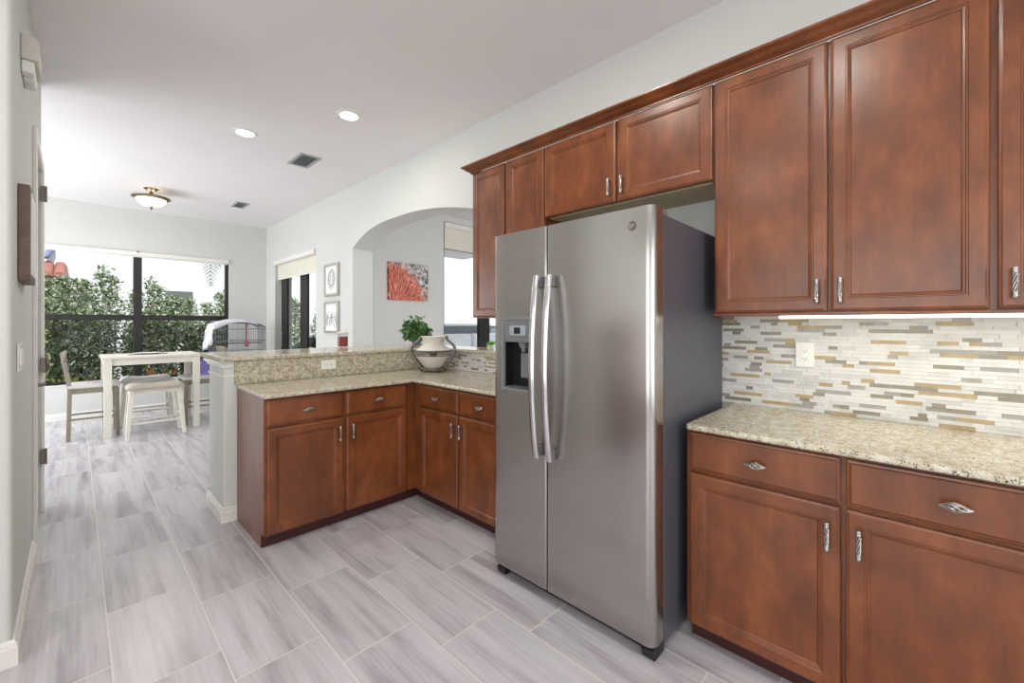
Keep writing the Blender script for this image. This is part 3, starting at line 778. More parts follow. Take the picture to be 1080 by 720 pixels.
# round badge
mb = MB().lathe([(0.0005, 0.003), (0.0155, 0.003), (0.0175, 0.004), (0.019, 0.0025), (0.019, 0.0)], (XF, 0.8185, 1.7215), 28, rot=Matrix.Rotation(R(-90), 3, 'Y'))
bd = obj('badge', mb, 'handle_dark', rd, smooth=40)
cu = bpy.data.curves.new('monogram', 'FONT'); cu.body = 'GE'; cu.size = 0.019; cu.extrude = 0.0006; cu.align_x = 'CENTER'; cu.align_y = 'CENTER'; cu.shear = 0.25; cu.space_character = 0.85
to = bpy.data.objects.new('monogram_curve', cu); COL.objects.link(to); bpy.context.view_layer.update()
me = bpy.data.meshes.new_from_object(to.evaluated_get(bpy.context.evaluated_depsgraph_get())); bpy.data.objects.remove(to)
rotm = Matrix(((0, 0, -1), (-1, 0, 0), (0, 1, 0)))
me.transform(rotm.to_4x4()); me.materials.clear(); me.materials.append(M['chrome'])
mo = bpy.data.objects.new('monogram', me); COL.objects.link(mo); mo.parent = bd
mo.location = Vector((XF - 0.0035, 0.8185, 1.7215)) - wloc(bd)
# lower grille, feet and hinge caps
obj('toe_grille', MB().box((1.60, F0 + 0.01, 0.012), (1.66, F1 - 0.01, 0.06)), 'black_plastic', fr, bev=0.003)
for y in (F0 + 0.035, F1 - 0.035):
    mb = MB().prism([(1.575, 0.0), (1.66, 0.0), (1.66, 0.06), (1.60, 0.06), (1.565, 0.03)], y - 0.028, y + 0.028, axis=1)
    obj('foot_cover', mb, 'black_plastic', fr, bev=0.004)
for y in (F0 + 0.04, F1 - 0.04):
    obj('hinge_cap', MB().box((1.59, y - 0.025, 1.772), (1.72, y + 0.025, 1.803)), 'greyplastic', fr, bev=0.008)

# ------------------------------------------------------------------ on the bar and counter
u = thing('tabletop_urn', 'cream ceramic two-tier urn in a pewter frame on the corner countertop', 'urn', (2.158, 3.02, ZC + 0.001))
zb = 0
mb = MB().lathe([(0.0005, 0.035), (0.078, 0.035), (0.085, 0.045), (0.135, 0.115), (0.150, 0.132), (0.153, 0.140), (0.146, 0.140), (0.128, 0.118), (0.08, 0.055), (0.0005, 0.050)], n=40)
obj('lower_bowl', mb, 'ceramic', u, smooth=40, local=True)
mb = MB().lathe([(0.150, 0.178), (0.153, 0.186), (0.128, 0.205), (0.092, 0.226), (0.078, 0.242), (0.082, 0.262), (0.100, 0.290), (0.110, 0.302), (0.106, 0.305), (0.094, 0.292), (0.074, 0.262), (0.068, 0.242), (0.084, 0.222), (0.122, 0.200), (0.146, 0.180)], n=40, caps=False)
mb.f += [(40 * 0 + 14 + k * 15, 40 * 0 + 14 + ((k + 1) % 40) * 15, ((k + 1) % 40) * 15, k * 15) for k in range(40)]; mb.mi += [0] * 40
obj('upper_bowl', mb, 'ceramic', u, smooth=40, local=True)
mb = MB().lathe([(0.0005, 0.05), (0.02, 0.05), (0.03, 0.14), (0.036, 0.165), (0.012, 0.17), (0.0005, 0.17)], n=20)
obj('center_stem', mb, 'iron', u, smooth=40, local=True)
# frame: two sinuous bands left and right as seen from the camera
ax = Vector((0.6924, -0.7215, 0))
prof = [(0.088, 0.022), (0.105, 0.045), (0.140, 0.085), (0.172, 0.130), (0.190, 0.175), (0.183, 0.212), (0.158, 0.242), (0.128, 0.268), (0.112, 0.292), (0.118, 0.308)]
for sgn in (-1, 1):
    mb = MB()
    for off in (-0.014, 0.014):
        pr = [ax * (sgn * a) + Vector((ax.y, -ax.x, 0)) * off + Vector((0, 0, z)) for a, z in prof]
        sm = []
        for i in range(len(pr) - 1):
            for q in range(4):
                tt = q / 4; p0 = pr[max(0, i - 1)]; p1 = pr[i]; p2 = pr[i + 1]; p3 = pr[min(len(pr) - 1, i + 2)]
                sm.append(0.5 * ((2 * p1) + (p2 - p0) * tt + (2 * p0 - 5 * p1 + 4 * p2 - p3) * tt ** 2 + (3 * p1 - p0 - 3 * p2 + p3) * tt ** 3))
        sm.append(pr[-1]); mb.tube(sm, 0.0095, 8)
    for i in range(14):      # rope twist between the two bands
        a0 = i / 14 * (len(prof) - 1.01); k0 = int(a0); f_ = a0 - k0
        a = prof[k0][0] * (1 - f_) + prof[k0 + 1][0] * f_; z = prof[k0][1] * (1 - f_) + prof[k0 + 1][1] * f_
        c = ax * (sgn * a) + Vector((0, 0, z)); sd = Vector((ax.y, -ax.x, 0)) * 0.014
        mb.tube([c - sd - Vector((0, 0, 0.006)), c + ax * sgn * 0.006, c + sd + Vector((0, 0, 0.006))], 0.0085, 6)
    obj('side_frame', mb, 'iron', u, smooth=50, local=True)
mb = MB().tube([(0.098 * cos(a), 0.098 * sin(a), 0.024) for a in [2 * pi * i / 36 for i in range(36)]], 0.011, 8, closed=True)
mb.tube([(0.152 * cos(a), 0.152 * sin(a), 0.182) for a in [2 * pi * i / 36 for i in range(36)]], 0.005, 6, closed=True)
for i in range(8):
    a = 2 * pi * i / 8 + 0.2; mb.sphere((0.100 * cos(a), 0.100 * sin(a), 0.0125), 0.0125, 6)
mb.tube([(0.153 * cos(a), 0.153 * sin(a), 0.139) for a in [2 * pi * i / 36 for i in range(36)]], 0.0035, 6, closed=True)
obj('base_ring', mb, 'iron', u, smooth=50, local=True)

def leaf_mesh(points, mb, size, asp=0.5, droop=0.3, mi=0, rnd=random, normal_bias=None):
    for p in points:
        L = size * rnd.uniform(0.7, 1.3); wd = L * asp * 0.5
        d = Vector((rnd.gauss(0, 1), rnd.gauss(0, 1), rnd.gauss(0, 1) - droop))
        if normal_bias is not None: d += normal_bias(p)
        if d.length < 1e-3: d = Vector((1, 0, 0))
        d.normalize(); s = d.cross(Vector((rnd.gauss(0, 1), rnd.gauss(0, 1), rnd.gauss(0, 1)))).normalized(); nn = d.cross(s)
        p = Vector(p); o = len(mb.v)
        mb.v += [tuple(p), tuple(p + d * L * 0.45 + s * wd + nn * wd * 0.3), tuple(p + d * L - nn * wd * 0.4), tuple(p + d * L * 0.45 - s * wd + nn * wd * 0.3)]
        mb.f.append((o, o + 1, o + 2, o + 3)); mb.mi.append(mi)

pl = thing('potted_plant', 'leafy green plant in a small pot on the ledge behind the urn', 'plant', (2.50, 3.80, 1.107))
obj('pot', MB().lathe([(0.0005, 0), (0.045, 0), (0.06, 0.075), (0.064, 0.08), (0.056, 0.08), (0.052, 0.07), (0.0005, 0.07)], n=24), 'greyplastic', pl, smooth=40, local=True)
rnd = random.Random(11); mb = MB(); pts = []
for i in range(420):
    a = rnd.uniform(0, 2 * pi); rr = math.sqrt(rnd.random()) * 0.125; zz = rnd.uniform(0.0, 1.0)
    zt = 0.29 * (1 - (rr / 0.175) ** 2)
    pts.append((rr * cos(a), rr * sin(a), 0.075 + zt * zz * 0.82))
leaf_mesh(pts, mb, 0.060, 0.55, 0.7, rnd=rnd, normal_bias=lambda p: Vector((p[0] * 7, p[1] * 7, 0)))
obj('foliage', mb, 'leaf_green', pl, local=True)
mb = MB()
for i in range(14):
    a = rnd.uniform(0, 2 * pi); l_ = rnd.uniform(0.05, 0.13)
    mb.tube([(0.01 * cos(a), 0.01 * sin(a), 0.068), (l_ * 0.5 * cos(a), l_ * 0.5 * sin(a), 0.15), (l_ * cos(a), l_ * sin(a), 0.17)], 0.0025, 5)
obj('stems', mb, 'leaf_green', pl, local=True)

cj = thing('candle_jar', 'glass jar of red-brown wax standing at the back of the bar top', 'jar', (1.755, 3.905, 1.1075))
obj('wax', MB().lathe([(0.0005, 0.008), (0.042, 0.008), (0.043, 0.10), (0.0005, 0.102)], n=28), 'candle_red', cj, smooth=40, local=True)
obj('jar_glass', MB().lathe([(0.0005, 0), (0.046, 0), (0.048, 0.01), (0.048, 0.125), (0.044, 0.13), (0.0455, 0.125), (0.0455, 0.01), (0.0005, 0.006)], n=28, caps=False), 'lens', cj, smooth=40, local=True)
obj('lid', MB().lathe([(0.0005, 0.128), (0.047, 0.128), (0.049, 0.133), (0.049, 0.142), (0.03, 0.147), (0.0005, 0.147)], n=28), 'ceramic', cj, smooth=40, local=True)

# ------------------------------------------------------------------ wall art
def framed(label, y0, y1, z0, z1, marks):
    t = thing('framed_print', label, 'picture', (WX, (y0 + y1) / 2, z0))
    fw = 0.028; mb = MB()
    mb.box((WX - 0.035, y0, z0), (WX - 0.001, y0 + fw, z1)).box((WX - 0.035, y1 - fw, z0), (WX - 0.001, y1, z1)).box((WX - 0.035, y0 + fw, z0), (WX - 0.001, y1 - fw, z0 + fw)).box((WX - 0.035, y0 + fw, z1 - fw), (WX - 0.001, y1 - fw, z1))
    obj('frame', mb, 'silver', t, bev=0.002)
    obj('print', MB().box((WX - 0.018, y0 + fw, z0 + fw), (WX - 0.002, y1 - fw, z1 - fw)), 'paper', t)
    mb = MB(); yc_, zc_ = (y0 + y1) / 2, (z0 + z1) / 2; rnd = random.Random(marks)
    if marks == 1:
        for rr_2 in (0.04, 0.075, 0.10):
            mb.tube([(WX - 0.0185, yc_ + rr_2 * cos(a), zc_ + 0.02 + rr_2 * 1.1 * sin(a)) for a in [2 * pi * i / 30 for i in range(30)]], 0.004, 5, closed=True)
        for i in range(14):
            a = 2 * pi * i / 14
            mb.tube([(WX - 0.0185, yc_ + 0.075 * cos(a), zc_ + 0.02 + 0.08 * sin(a)), (WX - 0.0185, yc_ + 0.12 * cos(a + 0.2), zc_ - 0.0 + 0.15 * sin(a))], 0.003, 5)
    else:
        for i in range(34):
            y = yc_ + rnd.uniform(-0.16, 0.16); z = zc_ + rnd.uniform(-0.14, 0.0)
            mb.tube([(WX - 0.0185, y, z), (WX - 0.0185, y + rnd.uniform(-0.03, 0.03), z + rnd.uniform(0.03, 0.10))], 0.003, 5)
        mb.box((WX - 0.0188, yc_ - 0.16, zc_ - 0.005), (WX - 0.0178, yc_ + 0.16, zc_ + 0.002))
    obj('drawing', mb, 'ink', t)
framed('upper of two silver framed drawings on the wall left of the arch', 5.415, 5.845, 1.705, 2.135, 1)
framed('lower of two silver framed drawings on the wall left of the arch', 5.415, 5.845, 1.21, 1.63, 2)
mb = MB().box((3.04, LY - 0.04, 1.672), (3.70, LY - 0.001, 2.206))
t = obj('canvas_print', mb, 'coral', bev=0.003, loc=(3.37, LY - 0.02, 1.94)); tag(t, 'canvas of red spiky coral on the living room wall beyond the arch', 'picture')
t = thing('wall_plaque', 'thick brown wooden picture hung edge-on on the near left wall', 'picture', (LX, 2.90, 1.53))
obj('frame', MB().box((LX + 0.001, 2.74, 1.512), (LX + 0.036, 3.06, 1.925)), 'oldwood', t, bev=0.003)
obj('canvas', MB().box((LX + 0.030, 2.77, 1.54), (LX + 0.040, 3.03, 1.897)), 'paper', t, bev=0.002)
t = thing('wall_sensor', 'beige alarm box with clear lower lens high on the near left wall', 'sensor', (LX, 3.0, 2.5))
obj('housing', MB().prism([(LX, 2.52), (LX, 2.63), (LX + 0.045, 2.625), (LX + 0.055, 2.53), (LX + 0.05, 2.52)], 2.88, 3.12, axis=1) if False else MB().prism([(LX + 0.001, 2.52), (LX + 0.055, 2.52), (LX + 0.055, 2.61), (LX + 0.045, 2.63), (LX + 0.001, 2.63)], 2.88, 3.12, axis=1), 'sensor', t, bev=0.003)
mb = MB()
for i in range(3): mb.box((LX + 0.001, 2.89 + i * 0.08, 2.465 + 0.0 * i), (LX + 0.040 - 0.0 * i, 2.95 + i * 0.08, 2.52))
obj('lens', mb, 'white', t, bev=0.006)
t = thing('light_switch', 'white light switch plate on the near left wall below the plaque', 'switch', (LX, 2.78, 1.18))
obj('cover_plate', MB().box((LX + 0.001, 2.70, 1.125), (LX + 0.007, 2.86, 1.245)), 'white', t, bev=0.002)
for y in (2.735, 2.795): obj('rocker', MB().box((LX + 0.006, y, 1.15), (LX + 0.013, y + 0.034, 1.22)), 'white', t, bev=0.002)

# ------------------------------------------------------------------ ceiling fittings
def recessed(label, x, y, energy=11, color=(1, 0.965, 0.90), group=None):
    t = thing('recessed_light', label, 'ceiling light', (x, y, H), 0, group)
    obj('trim_ring', MB().lathe([(0.070, -0.001), (0.072, -0.006), (0.095, -0.007), (0.100, -0.001)], n=40, caps=False), 'white', t, smooth=40, local=True)
    obj('lens', MB().lathe([(0.0005, -0.0035), (0.071, -0.0035), (0.071, -0.001), (0.0005, -0.001)], n=40), 'can_lens', t, local=True)
    l = light('recessed_lamp', 'AREA', (x, y, H - 0.012), energy, color, (0, 0, 0), shape='DISK', size=0.14)
recessed('recessed ceiling light farther from camera, left of the pair', 1.058, 4.353, 8)
recessed('recessed ceiling light nearer the kitchen wall, right of the pair', 1.567, 3.372, 7)
for x, y in ((1.15, 1.3), (0.55, 0.35), (-1.4, 1.3), (-1.4, -1.2), (0.9, -1.6)):  # unseen lights added to brighten the kitchen
    recessed('recessed ceiling light added out of view above and behind the camera', x, y, group='added ceiling lights out of view')

def vent(label, x0, x1, y0, y1):
    t = thing('ceiling_vent', label, 'vent', ((x0 + x1) / 2, (y0 + y1) / 2, H))
    fw = 0.03; mb = MB()
    mb.box((x0, y0, H - 0.008), (x1, y0 + fw, H)).box((x0, y1 - fw, H - 0.008), (x1, y1, H)).box((x0, y0 + fw, H - 0.008), (x0 + fw, y1 - fw, H)).box((x1 - fw, y0 + fw, H - 0.008), (x1, y1 - fw, H))
    obj('frame', mb, 'vent', t, bev=0.003)
    obj('backing', MB().box((x0 + fw, y0 + fw, H - 0.0015), (x1 - fw, y1 - fw, H - 0.0005)), 'ventdark', t)
    n = 7
    for i in range(n):
        x = x0 + fw + (x1 - x0 - 2 * fw) * (i + 0.5) / n
        m = Matrix.Translation((x, (y0 + y1) / 2, H - 0.006)) @ Matrix.Rotation(R(-38), 4, 'Y')
        obj('slat', MB().box((-0.0065, -(y1 - y0) / 2 + fw, -0.0008), (0.0065, (y1 - y0) / 2 - fw, 0.0008), mat=m), 'vent', t)
vent('ceiling vent nearer the kitchen beside the recessed lights', 1.565, 1.778, 4.445, 4.835)
vent('ceiling vent over the nook near the far window wall', 1.565, 1.735, 6.85, 7.21)

fl = thing('flush_ceiling_lamp', 'bronze semi-flush ceiling lamp with alabaster bowl above the nook table', 'ceiling light', (0.669, 7.012, H))
obj('canopy', MB().lathe([(0.0005, -0.028), (0.03, -0.028), (0.055, -0.02), (0.075, -0.006), (0.075, 0.0)], n=36), 'bronze_lamp', fl, smooth=40, local=True)
obj('stem', MB().lathe([(0.018, -0.02), (0.012, -0.04), (0.022, -0.055), (0.032, -0.085), (0.040, -0.115), (0.018, -0.12), (0.012, -0.26)], n=24), 'bronze_lamp', fl, smooth=40, local=True)
obj('rim', MB().lathe([(0.130, -0.118), (0.190, -0.108), (0.196, -0.114), (0.194, -0.124), (0.150, -0.140), (0.140, -0.136)], n=48), 'bronze_lamp', fl, smooth=30, local=True)
mb = MB().lathe([(0.155, -0.132)] + [(0.152 * cos(a), -0.132 - 0.098 * sin(a)) for a in [i * pi / 24 for i in range(1, 12)]] + [(0.0005, -0.230)], n=48, caps=False)
obj('glass_bowl', mb, 'lamp_glass', fl, smooth=60, local=True)
obj('finial', MB().lathe([(0.0005, -0.275), (0.008, -0.268), (0.006, -0.255), (0.016, -0.245), (0.022, -0.229), (0.0005, -0.226)], n=20), 'bronze_lamp', fl, smooth=40, local=True)
light('nook_lamp_bulb', 'POINT', (0.669, 7.012, H - 0.065), 3.0, (1, 0.86, 0.62), shadow_soft_size=0.05)
light('nook_lamp_down', 'AREA', (0.669, 7.012, H - 0.285), 7, (1, 0.92, 0.8), (0, 0, 0), shape='DISK', size=0.25)

# ------------------------------------------------------------------ nook furniture
tb = thing('counter_table', 'narrow white counter-height table standing before the nook window', 'table', (0.68, 7.07, 0))
tx0, tx1, ty0, ty1, tz = 0.205, 1.150, 6.72, 7.42, 0.945
obj('tabletop', MB().box((tx0, ty0, tz - 0.028), (tx1, ty1, tz)), 'cream_wood', tb, bev=0.005)
mb = MB()
mb.box((tx0 + 0.05, ty0 + 0.03, tz - 0.105), (tx1 - 0.05, ty0 + 0.05, tz - 0.028)).box((tx0 + 0.05, ty1 - 0.05, tz - 0.105), (tx1 - 0.05, ty1 - 0.03, tz - 0.028)).box((tx0 + 0.03, ty0 + 0.05, tz - 0.105), (tx0 + 0.05, ty1 - 0.05, tz - 0.028)).box((tx1 - 0.05, ty0 + 0.05, tz - 0.105), (tx1 - 0.03, ty1 - 0.05, tz - 0.028))
obj('apron', mb, 'cream_wood', tb)
for x in (tx0 + 0.055, tx1 - 0.055):
    for y in (ty0 + 0.055, ty1 - 0.055):
        obj('leg', MB().bar((x, y, 0), (x, y, tz - 0.028), 0.062, 0.062, w2=0.075, d2=0.075), 'cream_wood', tb, bev=0.003)
t = thing('placemat', 'oval slate grey placemat lying on the white table', 'placemat', (0.64, 7.05, tz + 0.0005))
obj('mat', MB().lathe([(0.0005, 0), (0.17, 0), (0.172, 0.003), (0.0005, 0.005)], n=40), 'slate', t, local=True, smooth=30); t.scale = (1.15, 0.85, 1)
obj('plate', MB().lathe([(0.0005, 0.006), (0.08, 0.006), (0.125, 0.018), (0.122, 0.020), (0.08, 0.010), (0.0005, 0.010)], n=40), 'white', t, local=True, smooth=30)

def chair(label, loc, rz):
    """counter-height chair facing local +x, seat 0.62"""
    c = thing('counter_chair', label, 'chair', loc, rz, 'nook chairs')
    w = 0.20
    for s_ in (-1, 1):
        mb = MB().bar((-0.205, s_ * w, 0), (-0.195, s_ * w, 0.60), 0.042, 0.036, w2=0.046, d2=0.038)
        mb.bar((-0.195, s_ * w, 0.60), (-0.255, s_ * w, 1.0), 0.046, 0.038, w2=0.036, d2=0.034)
        obj('leg', mb, 'chair_wood', c, local=True, bev=0.003)
        obj('leg', MB().bar((0.20, s_ * w, 0), (0.195, s_ * w, 0.575), 0.040, 0.036, w2=0.046, d2=0.040), 'chair_wood', c, local=True, bev=0.003)
        obj('side_stretcher', MB().bar((-0.2, s_ * w, 0.24), (0.2, s_ * w, 0.24), 0.018, 0.035, up=(0, 1, 0)), 'chair_wood', c, local=True)
        obj('seat_rail', MB().box((-0.19, s_ * w - 0.012, 0.53), (0.195, s_ * w + 0.012, 0.59)), 'chair_wood', c, local=True)
    for x in (-0.19, 0.19): obj('seat_rail', MB().box((x - 0.012, -w, 0.53), (x + 0.012, w, 0.59)), 'chair_wood', c, local=True)
    obj('cross_stretcher', MB().box((0.185, -w, 0.27), (0.21, w, 0.31)), 'chair_wood', c, local=True)
    obj('cross_stretcher', MB().box((-0.21, -w, 0.30), (-0.19, w, 0.335)), 'chair_wood', c, local=True)
    obj('seat', MB().box((-0.215, -0.225, 0.59), (0.225, 0.225, 0.632)), 'seat_pale', c, local=True, bev=0.012, segs=3)
    obj('top_rail', MB().bar((-0.238, -0.225, 0.955), (-0.238, 0.225, 0.955), 0.032, 0.115, up=(0.15, 0, 1)), 'chair_wood', c, local=True, bev=0.008)
    obj('back_slat', MB().bar((-0.215, -0.19, 0.78), (-0.215, 0.19, 0.78), 0.02, 0.05, up=(0.15, 0, 1)), 'chair_wood', c, local=True)
    return c
ch = chair('weathered brown counter chair at the left end of the white table', (0.150, 7.08, 0), 0)
dup(ch, (1.20, 7.085, 0), pi, 'weathered brown counter chair at the right end, half behind the half wall')

def stool(label, loc, fab):
    c = thing('saddle_stool', label, 'stool', loc, 0, 'nook stools')
    sx, sy = 0.235, 0.13
    for a in (-1, 1):
        for b in (-1, 1):
            obj('leg', MB().bar((a * (sx + 0.025), b * (sy + 0.03), 0), (a * (sx - 0.02), b * (sy - 0.01), 0.565), 0.036, 0.036, up=(0, 1, 0), w2=0.048, d2=0.044), 'cream_wood', c, local=True, bev=0.003)
    mb = MB()
    mb.box((-sx + 0.02, -sy, 0.515), (sx - 0.02, -sy + 0.02, 0.565)).box((-sx + 0.02, sy - 0.02, 0.515), (sx - 0.02, sy, 0.565)).box((-sx + 0.005, -sy, 0.515), (-sx + 0.03, sy, 0.565)).box((sx - 0.03, -sy, 0.515), (sx - 0.005, sy, 0.565))
    obj('apron', mb, 'cream_wood', c, local=True)
    for b in (-1, 1): obj('stretcher', MB().bar((-sx - 0.005, b * (sy + 0.015), 0.18), (sx + 0.005, b * (sy + 0.015), 0.18), 0.018, 0.034, up=(0, 1, 0)), 'cream_wood', c, local=True)
    for a in (-1, 1): obj('stretcher', MB().bar((a * (sx + 0.0), -sy - 0.01, 0.25), (a * (sx + 0.0), sy + 0.01, 0.25), 0.018, 0.034, up=(1, 0, 0)), 'cream_wood', c, local=True)
    # saddle cushion
    mb = MB(); nx, ny = 24, 12; vs = []; fs = []
    hx, hy_ = 0.262, 0.168
    for top in (1, 0):
        for i in range(nx + 1):
            for j in range(ny + 1):
                u_, v_ = i / nx * 2 - 1, j / ny * 2 - 1
                edge = max(0, 1 - abs(u_) ** 8) ** 0.5 * max(0, 1 - abs(v_) ** 6) ** 0.5
                z = 0.567 + (0.018 + 0.035 * edge + 0.032 * abs(u_) ** 2 * (1 - abs(u_) ** 6) * edge ** 0.3 if top else 0)
                vs.append((u_ * hx, v_ * hy_, z))
    m_ = (nx + 1) * (ny + 1)
    for i in range(nx):
        for j in range(ny):
            a = i * (ny + 1) + j; fs.append((a, a + ny + 1, a + ny + 2, a + 1)); fs.append((m_ + a, m_ + a + 1, m_ + a + ny + 2, m_ + a + ny + 1))
    bord = [i * (ny + 1) for i in range(nx + 1)] + [nx * (ny + 1) + j for j in range(1, ny + 1)] + [i * (ny + 1) + ny for i in range(nx - 1, -1, -1)] + [j for j in range(ny - 1, 0, -1)]
    for q in range(len(bord)):
        a, b = bord[q], bord[(q + 1) % len(bord)]; fs.append((a, a + m_, b + m_, b))
    mb.add(vs, fs); obj('cushion', mb, fab, c, local=True, smooth=60)
    return c
stool('cream saddle stool with beige cushion in front of the white table', (0.665, 6.60, 0), 'linen')
stool('cream saddle stool with pale grey cushion behind the white table', (0.665, 7.50, 0), 'greylinen')

pp = thing('flower_pot', 'purple pot with dark leaves on the right chair seat', 'plant pot', (1.265, 7.12, 0.6325))
obj('pot', MB().lathe([(0.0005, 0), (0.060, 0), (0.080, 0.20), (0.084, 0.205), (0.076, 0.205), (0.07, 0.18), (0.0005, 0.18)], n=28), 'purple', pp, smooth=40, local=True)
rnd = random.Random(4); mb = MB()
leaf_mesh([(rnd.gauss(0, 0.03), rnd.gauss(0, 0.03), 0.19 + abs(rnd.gauss(0, 0.05))) for i in range(110)], mb, 0.06, 0.4, -0.6, rnd=rnd)
obj('foliage', mb, 'leaf_dark', pp, local=True)

cg = thing('bird_cage', 'grey wire bird cage on a stand in the nook corner', 'cage', (1.76, 7.62, 0))
cx_, cy_ = 1.76, 7.62; hw, hd = 0.33, 0.23; zb_, zt_ = 0.90, 1.25
def cage_top(x): return zt_ + 0.11 * math.sqrt(max(0, 1 - ((x) / (hw * 1.02)) ** 2))
mb = MB(); nb = 22
for i in range(nb + 1):
    x = -hw + 2 * hw * i / nb
    for s_ in (-1, 1): mb.tube([(cx_ + x, cy_ + s_ * hd, zb_), (cx_ + x, cy_ + s_ * hd, cage_top(x))], 0.0022, 5)
for i in range(1, 14):
    y = -hd + 2 * hd * i / 14
    mb.tube([(cx_ - hw, cy_ + y, zb_)] + [(cx_ + hw * cos(a), cy_ + y, zt_ + 0.11 * sin(a)) for a in [pi - pi * q / 14 for q in range(15)]] + [(cx_ + hw, cy_ + y, zb_)], 0.0022, 5)
obj('bars', mb, 'wire', cg)
mb = MB()
for z in (zb_ + 0.01, 1.07, zt_):
    mb.tube([(cx_ - hw, cy_ - hd, z), (cx_ + hw, cy_ - hd, z), (cx_ + hw, cy_ + hd, z), (cx_ - hw, cy_ + hd, z)], 0.0045, 6, closed=True)
for s_ in (-1, 1): mb.tube([(cx_ + hw * cos(a), cy_ + s_ * hd, zt_ + 0.11 * sin(a)) for a in [pi - pi * q / 20 for q in range(21)]], 0.0045, 6)
obj('frame', mb, 'wire', cg)
obj('tray', MB().box((cx_ - hw - 0.01, cy_ - hd - 0.01, zb_ - 0.05), (cx_ + hw + 0.01, cy_ + hd + 0.01, zb_)), 'tray', cg, bev=0.005)
obj('perch', MB().tube([(cx_ - hw, cy_, 1.03), (cx_ + hw, cy_, 1.03)], 0.008, 8), 'bark', cg, smooth=40)
obj('toy', MB().sphere((cx_ + 0.09, cy_ - 0.1, 1.02), 0.045, 8, sc=(0.7, 0.7, 1.2)).tube([(cx_ + 0.09, cy_ - 0.1, 1.06), (cx_ + 0.09, cy_ - 0.1, 1.34)], 0.012, 6), 'toy', cg, smooth=40)
for a in (-1, 1):
    for b in (-1, 1): obj('leg', MB().tube([(cx_ + a * (hw - 0.02), cy_ + b * (hd - 0.02), 0), (cx_ + a * (hw - 0.02), cy_ + b * (hd - 0.02), zb_ - 0.05)], 0.012, 8), 'wire', cg, smooth=40)
obj('shelf', MB().box((cx_ - hw + 0.01, cy_ - hd + 0.01, 0.20), (cx_ + hw - 0.01, cy_ + hd - 0.01, 0.22)), 'tray', cg, bev=0.004)
# blanket thrown over the left of the cage
rnd = random.Random(9); mb = MB(); vs = []; fs = []; nu, nv = 36, 18
for i in range(nu + 1):
    for j in range(nv + 1):
        t_ = i / nu; v_ = j / nv * 2 - 1
        # path over the arch from right of top, down the left side
        if t_ < 0.62:
            a = R(52) + (pi - R(52)) * (t_ / 0.62); px_, pz_ = (hw + 0.012) * cos(a), zt_ + 0.122 * sin(a)
        else:
            q = (t_ - 0.62) / 0.38; px_, pz_ = -(hw + 0.014 + 0.03 * q), zt_ - (0.30 + 0.05 * v_) * q
        wob = 0.022 * sin(9 * v_ + 7 * t_) * (0.4 + t_) + 0.014 * sin(23 * v_ + 5 * t_ + 1.3)
        yy = v_ * (hd + 0.015); 
        over = max(0, abs(v_) - 0.86) / 0.14
        vs.append((cx_ + px_ - abs(wob) * (1 if t_ > 0.5 else 0), cy_ + yy, pz_ + 0.006 + abs(wob) * (1 if t_ <= 0.62 else 0.3) - 0.05 * over * (1 if t_ < 0.62 else 0)))
for i in range(nu):
    for j in range(nv):
        a = i * (nv + 1) + j; fs.append((a, a + 1, a + nv + 2, a + nv + 1))
mb.add(vs, fs); bl = obj('blanket', mb, 'blanket', smooth=70)
so = bl.modifiers.new('solid', 'SOLIDIFY'); so.thickness = 0.006; so.offset = 1
tag(bl, 'lilac white blanket draped over the left of the bird cage', 'blanket')

# ------------------------------------------------------------------ outdoors
mb = MB().box((-14, BY + 0.2, -0.3), (22, 24, -0.12)); struct('ground', mb, 'mulch')
mb = MB().box((WX + WT + 0.02, LY + 0.15, -0.12), (16, 9.6, -0.10)); struct('patio', mb, 'grass')

hs = thing('neighbor_house', 'white stucco house beyond the hedge outside the nook window', 'house', (3, 13.2, -0.2))
obj('wall', MB().box((-9, 13.0, -0.2), (16, 13.3, 6.5)), 'stucco', hs)
obj('window', MB().box((1.50, 12.97, 0.9), (2.03, 13.0, 2.13)), 'housewin', hs)
obj('vent_cover', MB().box((0.29, 12.96, 2.37), (0.37, 13.0, 2.48)), 'vent', hs)
obj('porch_wall', MB().box((-3.2, 12.5, -0.2), (-0.30, 13.0, 2.22)), 'greenwall', hs)
obj('fascia', MB().box((-3.3, 12.28, 2.18), (-0.13, 13.0, 2.27)), 'fascia', hs)
mb = MB()
for i in range(18):
    x = -3.19 + i * 0.175
    vs = []; fs = []
    for j in range(2):
        y, z = ((12.25, 2.275), (13.0, 2.56))[j]
        for k in range(9):
            a = pi * k / 8; vs.append((x + 0.085 * cos(a), y, z + 0.085 * sin(a)))
    for k in range(8): fs.append((k, k + 1, 9 + k + 1, 9 + k))
    fs.append(tuple(range(9))[::-1]); mb.add(vs, fs)
mb.add([(-3.3, 12.25, 2.275), (-0.12, 12.25, 2.275), (-0.12, 13.0, 2.56), (-3.3, 13.0, 2.56)], [(0, 1, 2, 3)])
obj('barrel_tile_roof', mb, 'tile_roof', hs)
obj('downspout', MB().tube([(-0.36, 12.9, 6.4), (-0.36, 12.9, 2.85), (-0.42, 12.86, 2.72), (-0.6, 12.8, 2.66)], 0.055, 8), 'down', hs, smooth=40)

